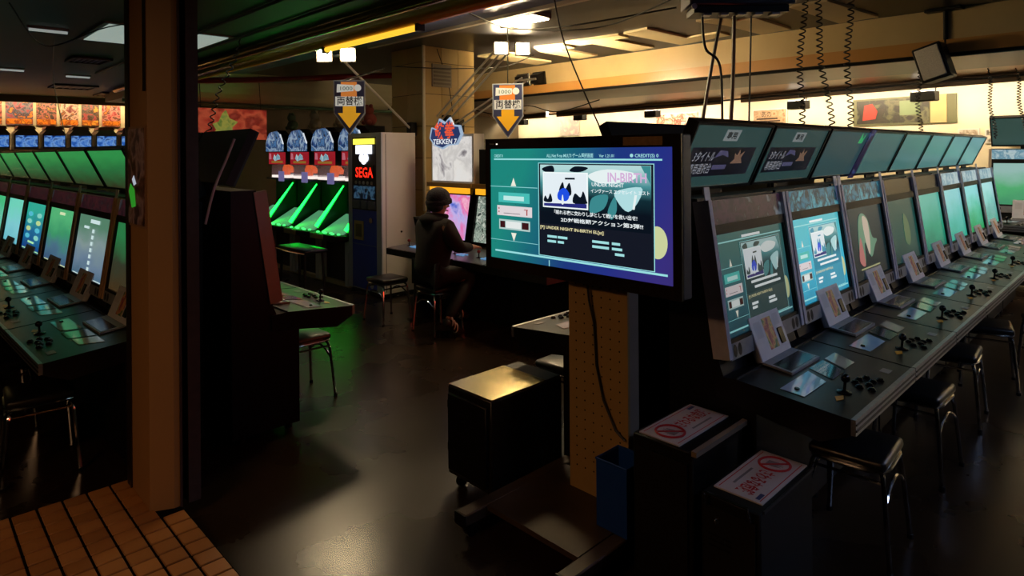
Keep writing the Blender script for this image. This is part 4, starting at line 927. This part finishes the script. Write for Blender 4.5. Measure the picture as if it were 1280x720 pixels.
# unseen lamp added for the warm light on the entrance pillar and tiles
t = thing('ceiling_light', 'added warm square fill lamp over the entrance lobby', 'light', (-1.6, 1.7, 2.8))
MB().box(-.34, .34, -.34, .34, -.03, 0).build('frame', white, t); MB().box(-.30, .30, -.30, .30, -.036, -.03).build('diffuser', E('entrance_fill', '#ffbe84', 30), t)
# ------------------------------------------------------------------ hanging screen, speaker, cords and wires
hb = thing('ceiling_monitor', 'dark blue flat display unit hung from the ceiling above the row', 'monitor', (4.78, 2.36, 2.88), R(-46))
MB().rbox(-.40, .40, -.16, .16, -.02, .16, .012, 1).build('case', M('hang_blue', '#141a30', .35), hb)
MB().box(-.36, .36, -.12, .12, -.07, -.02).build('port_panel', black, hb)
for k in range(5): MB().box(-.28 + k * .13, -.22 + k * .13, -.10, -.02, -.085, -.07).build('port', M('port_grey', '#5a5a62', .3, .5), hb)
for x in (-.25, .25): MB().tube([(x, 0, .16), (x, 0, .27)], .012, 8).build('hanger_rod', dark, hb)
MB().cyl((-.37, -.17, -.03), .022, .02, 10, axis='y').build('connector', silver, hb)
sp = thing('loudspeaker', 'grey slanted loudspeaker on a black pole in front of the tan beam', 'speaker', (7.46, 1.62, 2.6), R(-95))
tl_ = Matrix.Rotation(R(-16), 4, 'Y')
MB().rbox(-.13, .13, -.10, .10, -.18, .18, .012, 1, tl_).build('cabinet', black, sp); MB().rbox(-.105, .105, -.115, -.10, -.155, .155, .005, 1, tl_).build('grille', M('grille_grey', '#c8c0b0', .6, noise=(120, '#a8a094', .5)), sp)
MB().tube([(.06, .10, -.05), (.06, .14, .05), (.06, .14, .55)], .022, 10).build('pole', black, sp)
MB().rbox(-.1, .22, .04, .24, .52, .55, .006, 1).build('ceiling_plate', black, sp)
def coil(label, p0, p1, turns=26, r=.022, name='coiled_cord', tr=.006, straight=.15):
    p0, p1 = Vector(p0), Vector(p1); pts = []
    n = turns * 7
    for i in range(n + 1):
        f_ = i / n; p = p0.lerp(p1, f_); a = 2 * PI * turns * f_; k = min(1, f_ / straight, (1 - f_) / .04 if f_ > .96 else 1)
        sway = math.sin(f_ * 9) * .012
        pts.append(p + Vector((math.cos(a) * r * k + sway, math.sin(a) * r * k - sway, 0)))
    return tag(MB().tube(pts, tr, 5).build(name, cable), label, 'cord', 'coiled cords from the ceiling')
coil('coiled black cord dropping beside the hanging display, onto the second teal marquee', (5.34, 2.06, 3.15), (5.31, 2.09, 1.86))
coil('coiled black cord slanting from the ceiling to the third marquee', (5.37, 2.0, 3.15), (5.47, 1.90, 1.86))
coil('coiled black cord hanging straight between the display and the loudspeaker', (5.60, 1.80, 3.15), (5.59, 1.81, 1.86))
coil('coiled black cord under the soffit left of the dark long banner', (8.65, 2.04, 2.69), (8.66, 2.03, 1.88), 20)
coil('coiled black cord under the soffit beside the small notices on the wall', (9.24, 1.47, 2.69), (9.31, 1.42, 1.86), 24, .018)
coil('coiled black cord under the soffit over the end machine', (9.47, 1.24, 2.69), (9.56, 1.17, 1.9), 24, .018)
coil('coiled dark cord hanging from the lowered ceiling over the unlit row', (2.25, 5.75, 2.78), (2.02, 6.05, 1.85), 14, .02)
def wire(label, pts, r=.006, name='hanging_wire', mat=cable):
    P_ = [Vector(p) for p in pts]; out = []
    for i in range(len(P_) - 1):                       # Catmull-Rom
        a = P_[max(i - 1, 0)]; b = P_[i]; c = P_[i + 1]; d = P_[min(i + 2, len(P_) - 1)]
        for k in range(8):
            q = k / 8; out.append(.5 * ((2 * b) + (c - a) * q + (2 * a - 5 * b + 4 * c - d) * q * q + (3 * b - a - 3 * c + d) * q ** 3))
    out.append(P_[-1])
    return tag(MB().tube(out, r, 6).build(name, mat), label, 'cable')
wire('straight black wire slanting from the ceiling down behind the television', [(3.72, 3.36, 3.15), (3.78, 3.28, 2.6), (4.04, 3.04, 1.75)])
wire('grey hose slanting down from the hanging display to the first marquee', [(4.80, 2.50, 2.82), (4.74, 2.56, 2.4), (4.66, 2.63, 1.8)], .014, 'hanging_hose', M('hose_grey', '#4a443c', .4))
wire('black hose hanging with a bend below the display', [(4.57, 2.54, 2.80), (4.58, 2.52, 2.55), (4.66, 2.44, 2.4), (4.67, 2.43, 1.85)], .010, 'hanging_hose')
wire('thick brown hose hanging straight below the display', [(4.74, 2.36, 2.80), (4.73, 2.37, 2.3), (4.71, 2.39, 1.8)], .015, 'hanging_hose', M('hose_brown', '#5a4636', .4))
wire('thin black wire hanging at the right end of the display', [(4.84, 2.27, 2.80), (4.83, 2.28, 2.3), (4.82, 2.29, 1.8)], .007)
wire('long black cable sagging under the ceiling past the bright floodlights', [(3.5, 4.5, 3.13), (4.2, 4.75, 3.08), (4.8, 4.85, 3.06), (5.1, 4.3, 3.06), (5.45, 3.3, 3.13)], .009)
wire('second black cable sagging along the dark ceiling towards the display', [(4.9, 5.2, 3.14), (5.2, 4.5, 3.05), (5.3, 3.9, 3.05), (5.0, 2.9, 3.14)], .008)
wire('black wire looping across the tiled pillar', [(4.93, 7.3, 2.92), (4.93, 6.67, 2.84), (5.5, 6.69, 2.88), (6.2, 6.5, 2.95), (6.6, 6.3, 3.13)], .006)
wire('thin black wire slanting down the face of the tiled pillar', [(5.2, 6.735, 3.12), (5.38, 6.735, 2.7), (5.46, 6.735, 2.3)], .005)
wire('thin white wire hanging from the lowered ceiling over the green marquees', [(1.05, 6.8, 2.79), (1.06, 6.9, 2.4), (1.2, 7.2, 1.9)], .004, 'hanging_wire', M('wire_pale', '#8a948e', .4))
wire('white cable drooping over the slanted dark marquee', [(1.47, 3.858, 1.84), (1.42, 3.85, 1.72), (1.35, 3.85, 1.55), (1.30, 3.85, 1.35)], .008, 'hanging_wire', M('wire_white', '#b8b8c0', .35))
wire('dark zigzag cable under the tan beam', [(9.0, 10.5, 2.68), (9.1, 9.6, 2.52), (9.0, 8.8, 2.66), (9.0, 8.0, 2.50), (9.0, 7.0, 2.66)], .010)
wire('pale bent cable under the soffit behind the arrow sign', [(10.5, 11.6, 2.69), (10.2, 10.9, 2.5), (10.4, 10.2, 2.69)], .014, 'hanging_wire', M('wire_cream', '#c8b080', .4))
wire('dark cable running the length of the soffit by the lit wall', [(wx(12) - .72, 12, 2.66), (wx(7) - .72, 7, 2.64), (wx(4) - .72, 4, 2.65), (wx(0) - .72, 0, 2.66)], .016)
wire('thin black cable hanging in loops over the left cabinets', [(.6, 5.5, 2.79), (.9, 6.2, 2.62), (1.2, 5.6, 2.72), (1.6, 5.2, 2.79)], .005)
# ------------------------------------------------------------------ right wall
RW = R(-98.8)
def wposter(name, label, y, w_, z0, h_, mat, cat='poster', rim=None):
    t = thing(name, label, cat, (wx(y) - .003, y, z0), RW)
    MB().box(0, w_, -.02, 0, 0, h_).build('board', rim or white, t); MB().box(.02, w_ - .02, -.024, -.02, .02, h_ - .02).build('print', mat, t); return t
t = wposter('poster', 'pale poster with red bursts and price lettering on the right wall', 7.65, 1.1, 2.17, .36, ART('wp_red', ['#e8d8c0', '#d8b8a0', '#c04830', '#e8dcc8', '#e0c8b0'], 5))
text('100円', .12, 'lettering', M('poster_red', '#b02a20', .5), t, frame_xf((.42, -.026, .12), (1, 0, 0), (0, 0, 1)), 0, 0, 'LEFT', .36)
t = wposter('poster', 'tan poster with rows of dark lettering on the right wall', 5.33, .68, 2.16, .33, ART('wp_brown', ['#b89878', '#a08060', '#c0a080', '#8a6848'], 8))
text('あの', .09, 'lettering', M('poster_ink', '#2a1c14', .5), t, frame_xf((.17, -.026, .19), (1, 0, 0), (0, 0, 1)), 0, 0, 'LEFT', .2)
for k in range(3):
    m = MB(); m.box(.08, .6 - k * .05, -.026, -.024, .05 + k * .045, .075 + k * .045); m.build('text_line', M('poster_ink', '#2a1c14', .5), t)
t = thing('wall_banner', 'long dark banner with red and olive shapes on the right wall', 'banner', (wx(3.53) - .003, 3.53, 2.12), RW)
MB().box(0, 1.45, -.02, 0, 0, .42).build('board', M('banner_olive', '#5a5a3c', .5), t)
MB().box(.06, 1.10, -.026, -.02, .03, .39).build('print', ART('banner_pic', ['#141010', '#2a2418', '#14140c', '#5a5a40', '#1a1410'], 5, kind='noise'), t)
MB().prism([(.15, .08), (.35, .10), (.38, .22), (.30, .34), (.18, .32)], -.03, -.026, 'y').build('red_shape', M('banner_red', '#9a2a20', .5), t)
MB().box(.70, .98, -.03, -.026, .14, .36).build('green_shape', M('banner_green', '#6a7a58', .5), t)
MB().box(1.12, 1.33, -.03, -.02, .01, .42).build('paper_flap', M('flap_tan', '#b89a68', .6), t)
wposter('poster', 'faint pale poster on the right wall next to the tiled pillar', 10.82, .75, 2.15, .45, ART('wp_faint', ['#e8dcc8', '#d8c8b8', '#c8b0b0', '#e8e0d0'], 4))
wposter('wall_notice', 'small white notice on the right wall under the dark long banner', 2.08, .26, 1.90, .13, ART('wp_s1', ['#d8d0c0', '#8a7a68', '#e0d8c8'], 12), 'notice')
wposter('wall_notice', 'small white notice on the right wall near the end machine', 1.76, .28, 1.82, .2, ART('wp_s2', ['#d8d0c0', '#5a5248', '#e0d8c8'], 12), 'notice')
wposter('wall_box', 'red printed panel on the wall behind the end machine', 1.50, .5, 1.78, .3, ART('wp_redbox', ['#6a1410', '#a02018', '#c84030', '#e8c0b0', '#801810'], 8), 'panel', M('redbox_rim', '#5a1814', .5))
em = copy_tree(proto); em.location = (9.62, 1.62, 0); em.rotation_euler = (0, 0, -PI / 2); em.scale = (1, 1, 1.14)
tag(em, 'arcade cabinet standing across the end of the row, its green screen by the wall', 'arcade cabinet')
repaint(child(em, 'screen')[0], scr('scr_end', ['#4a9a70', '#58b878', '#a0c8c0'], .8)); repaint(child(em, 'title_strip')[0], titles['white'])
for c in child(em, 'side_frame'): repaint(c, M('end_frame', '#b8a890', .4))
# ------------------------------------------------------------------ the player
pe = thing('person', 'person in a dark jacket and knit cap sitting on a stool, hands on the controls', 'person', (3.79, 5.05, 0), R(-8))
pe.scale = (1.12, 1.24, 1.05)
skin_m = M('skin', '#b98a6e', .5, noise=(12, '#ad7e63', .3)); jk = M('jacket', '#12080a', .9, noise=(14, '#190c0f', .3), bump=(30, .3)); tr_m = M('trousers', '#131318', .8, bump=(40, .2)); cap_m = M('knit_cap', '#1a1622', .9, bump=(90, .5))
V, Ed = [], []
def vx(x, y, z, r, par=None):
    V.append((x, y, z, r)); i = len(V) - 1
    if par is not None: Ed.append((par, i))
    return i
pel = vx(0, 0, .56, (.13, .11)); ab = vx(.03, 0, .70, (.12, .10), pel); ch = vx(.06, 0, .88, (.14, .10), ab); uc = vx(.06, 0, .99, (.12, .08), ch)
nk = vx(.075, 0, 1.075, .05, uc); hd0 = vx(.095, -.005, 1.13, .065, nk); hd1 = vx(.10, -.01, 1.20, (.088, .08), hd0); hd2 = vx(.10, -.01, 1.27, (.06, .055), hd1)
def arm(s, elbow, wrist, hand, fd):
    sh = vx(.055, s * .17, .985, .06, uc); el = vx(*elbow, .042, sh); wr = vx(*wrist, .026, el); pa = vx(*hand, (.034, .018), wr)
    d = Vector(fd).normalized(); side = Vector((0, 0, 1)).cross(d).normalized(); h = Vector(hand)
    for k, (off, ln) in enumerate(((-.027, .058), (-.009, .068), (.009, .064), (.027, .05))):
        a = h + side * off + d * .03; b = a + d * ln * .5 + Vector((0, 0, -.006)); c = a + d * ln * .8 + Vector((0, 0, -.028))
        i0 = vx(*a, .0095, pa); i1 = vx(*b, .0085, i0); vx(*c, .0075, i1)
    a = h + side * (.035 * s * -1); b = a + d * .03 + side * (.016 * s * -1) + Vector((0, 0, -.01)); c = b + d * .025 + Vector((0, 0, -.01))
    i0 = vx(*a, .0105, pa); i1 = vx(*b, .0095, i0); vx(*c, .008, i1)
arm(-1, (.12, -.26, .80), (.36, -.10, .765), (.41, -.07, .755), (1, .3, 0))
arm(1, (.13, .25, .80), (.34, .15, .765), (.39, .13, .755), (1, -.2, 0))
legs = {}
for s, kn, an, toe in ((-1, (.33, -.16, .51), (.03, -.235, .17), (.13, -.235, .035)), (1, (.35, .12, .51), (.33, .14, .12), (.46, .15, .035))):
    hp = vx(.04, s * .085, .53, .085, pel); k_ = vx(*kn, .058, hp); a_ = vx(*an, .03, k_); vx(*toe, .016, a_); legs[s] = (kn, an, toe)
body = skin('body', V, Ed, skin_m, pe, 2)
jv = [(0, 0, .50, (.17, .155)), (.02, 0, .62, (.175, .15)), (.05, 0, .80, (.185, .145)), (.06, 0, .95, (.17, .125)), (.065, 0, 1.05, (.10, .09)),
      (.055, -.18, .985, .085), (.12, -.26, .80, .064), (.345, -.115, .768, .042), (.055, .18, .985, .085), (.13, .25, .80, .064), (.325, .155, .768, .042)]
skin('jacket', jv, [(0, 1), (1, 2), (2, 3), (3, 4), (3, 5), (5, 6), (6, 7), (3, 8), (8, 9), (9, 10)], jk, pe, 2)
MB().ball((.03, 0, 1.045), .115, 18, 12, None, (.95, 1.15, .52)).build('hood', jk, pe)
MB().tube([(.075 + .078 * math.cos(q), .075 * math.sin(q), 1.075 - .012 * math.cos(q)) for q in [2 * PI * i / 20 for i in range(20)]], .026, 10, closed=True).build('collar', jk, pe)
tv_ = [(0, 0, .55, (.15, .12)), (.05, -.09, .545, .098), (*legs[-1][0], .072), (legs[-1][1][0], legs[-1][1][1], legs[-1][1][2] + .0, .052), (.05, .09, .545, .098), (*legs[1][0], .072), (legs[1][1][0], legs[1][1][1], legs[1][1][2] + .0, .052)]
skin('trousers', tv_, [(0, 1), (1, 2), (2, 3), (0, 4), (4, 5), (5, 6)], tr_m, pe, 2)
for s in (-1, 1):
    kn, an, toe = legs[s]; a = Vector(an); b = Vector(toe); d = (b - a).normalized()
    heel = a - Vector((.05, 0, .06)) if s == 1 else a - Vector((.05, 0, .03))
    sv = [(*heel, .04), (*(a + Vector((.01, 0, -.03))), .048), (*(a.lerp(b, .6) + Vector((0, 0, .0))), .045), (*b, .036), (*(b + Vector((.05, 0, -.004))), .028)]
    so = skin('shoe', sv, [(0, 1), (1, 2), (2, 3), (3, 4)], M('shoe_dark', '#2a2624', .5), pe, 2)
    for k in range(3):
        c = a.lerp(b, .15 + k * .22) + Vector((0, 0, .0)); st = [c + Vector((math.sin(q) * .0, math.cos(q) * .052, math.sin(q) * .052)) for q in [PI * j / 8 * 1.6 + PI - .9 for j in range(9)]]
        MB().tube(st, .006, 6).build('shoe_stripe', white, so)
# knit cap, hair, ears, face
cap = MB().lathe([(.104, 0), (.108, .02), (.104, .04), (.103, .07), (.095, .10), (.075, .13), (.045, .15), (.012, .158)], (0, 0, 0), 24, Matrix.Translation((.093, -.01, 1.185)) @ Matrix.Rotation(R(-8), 4, 'Y')).build('knit_cap', cap_m, pe)
MB().lathe([(.106, -.006), (.113, .0), (.114, .03), (.107, .045)], (0, 0, 0), 24, Matrix.Translation((.093, -.01, 1.185)) @ Matrix.Rotation(R(-8), 4, 'Y')).build('cap_fold', cap_m, cap)
MB().ball((.055, -.01, 1.165), .078, 16, 10, None, (.95, 1.05, .75)).build('hair', M('hair_dark', '#120e0d', .6), pe)
for s in (-1, 1): MB().ball((.10, -.01 + s * .088, 1.165), .024, 10, 8, None, (.6, .4, 1)).build('ear', skin_m, pe)
MB().prism([(.17, 1.20), (.195, 1.155), (.17, 1.145)], -.022, .002, 'y').build('nose', skin_m, pe)
for s in (-1, 1): MB().ball((.168, -.01 + s * .032, 1.188), .011, 10, 8).build('eye', white, pe)
MB().rbox(.160, .172, -.034, .014, 1.112, 1.122, .003, 1).build('mouth', M('lips', '#8a5248', .5), pe)
# the pattern cabinet the rows were copied from is not part of the place
def wipe(o):
    for c in list(o.children): wipe(c)
    bpy.data.objects.remove(o)
wipe(proto)
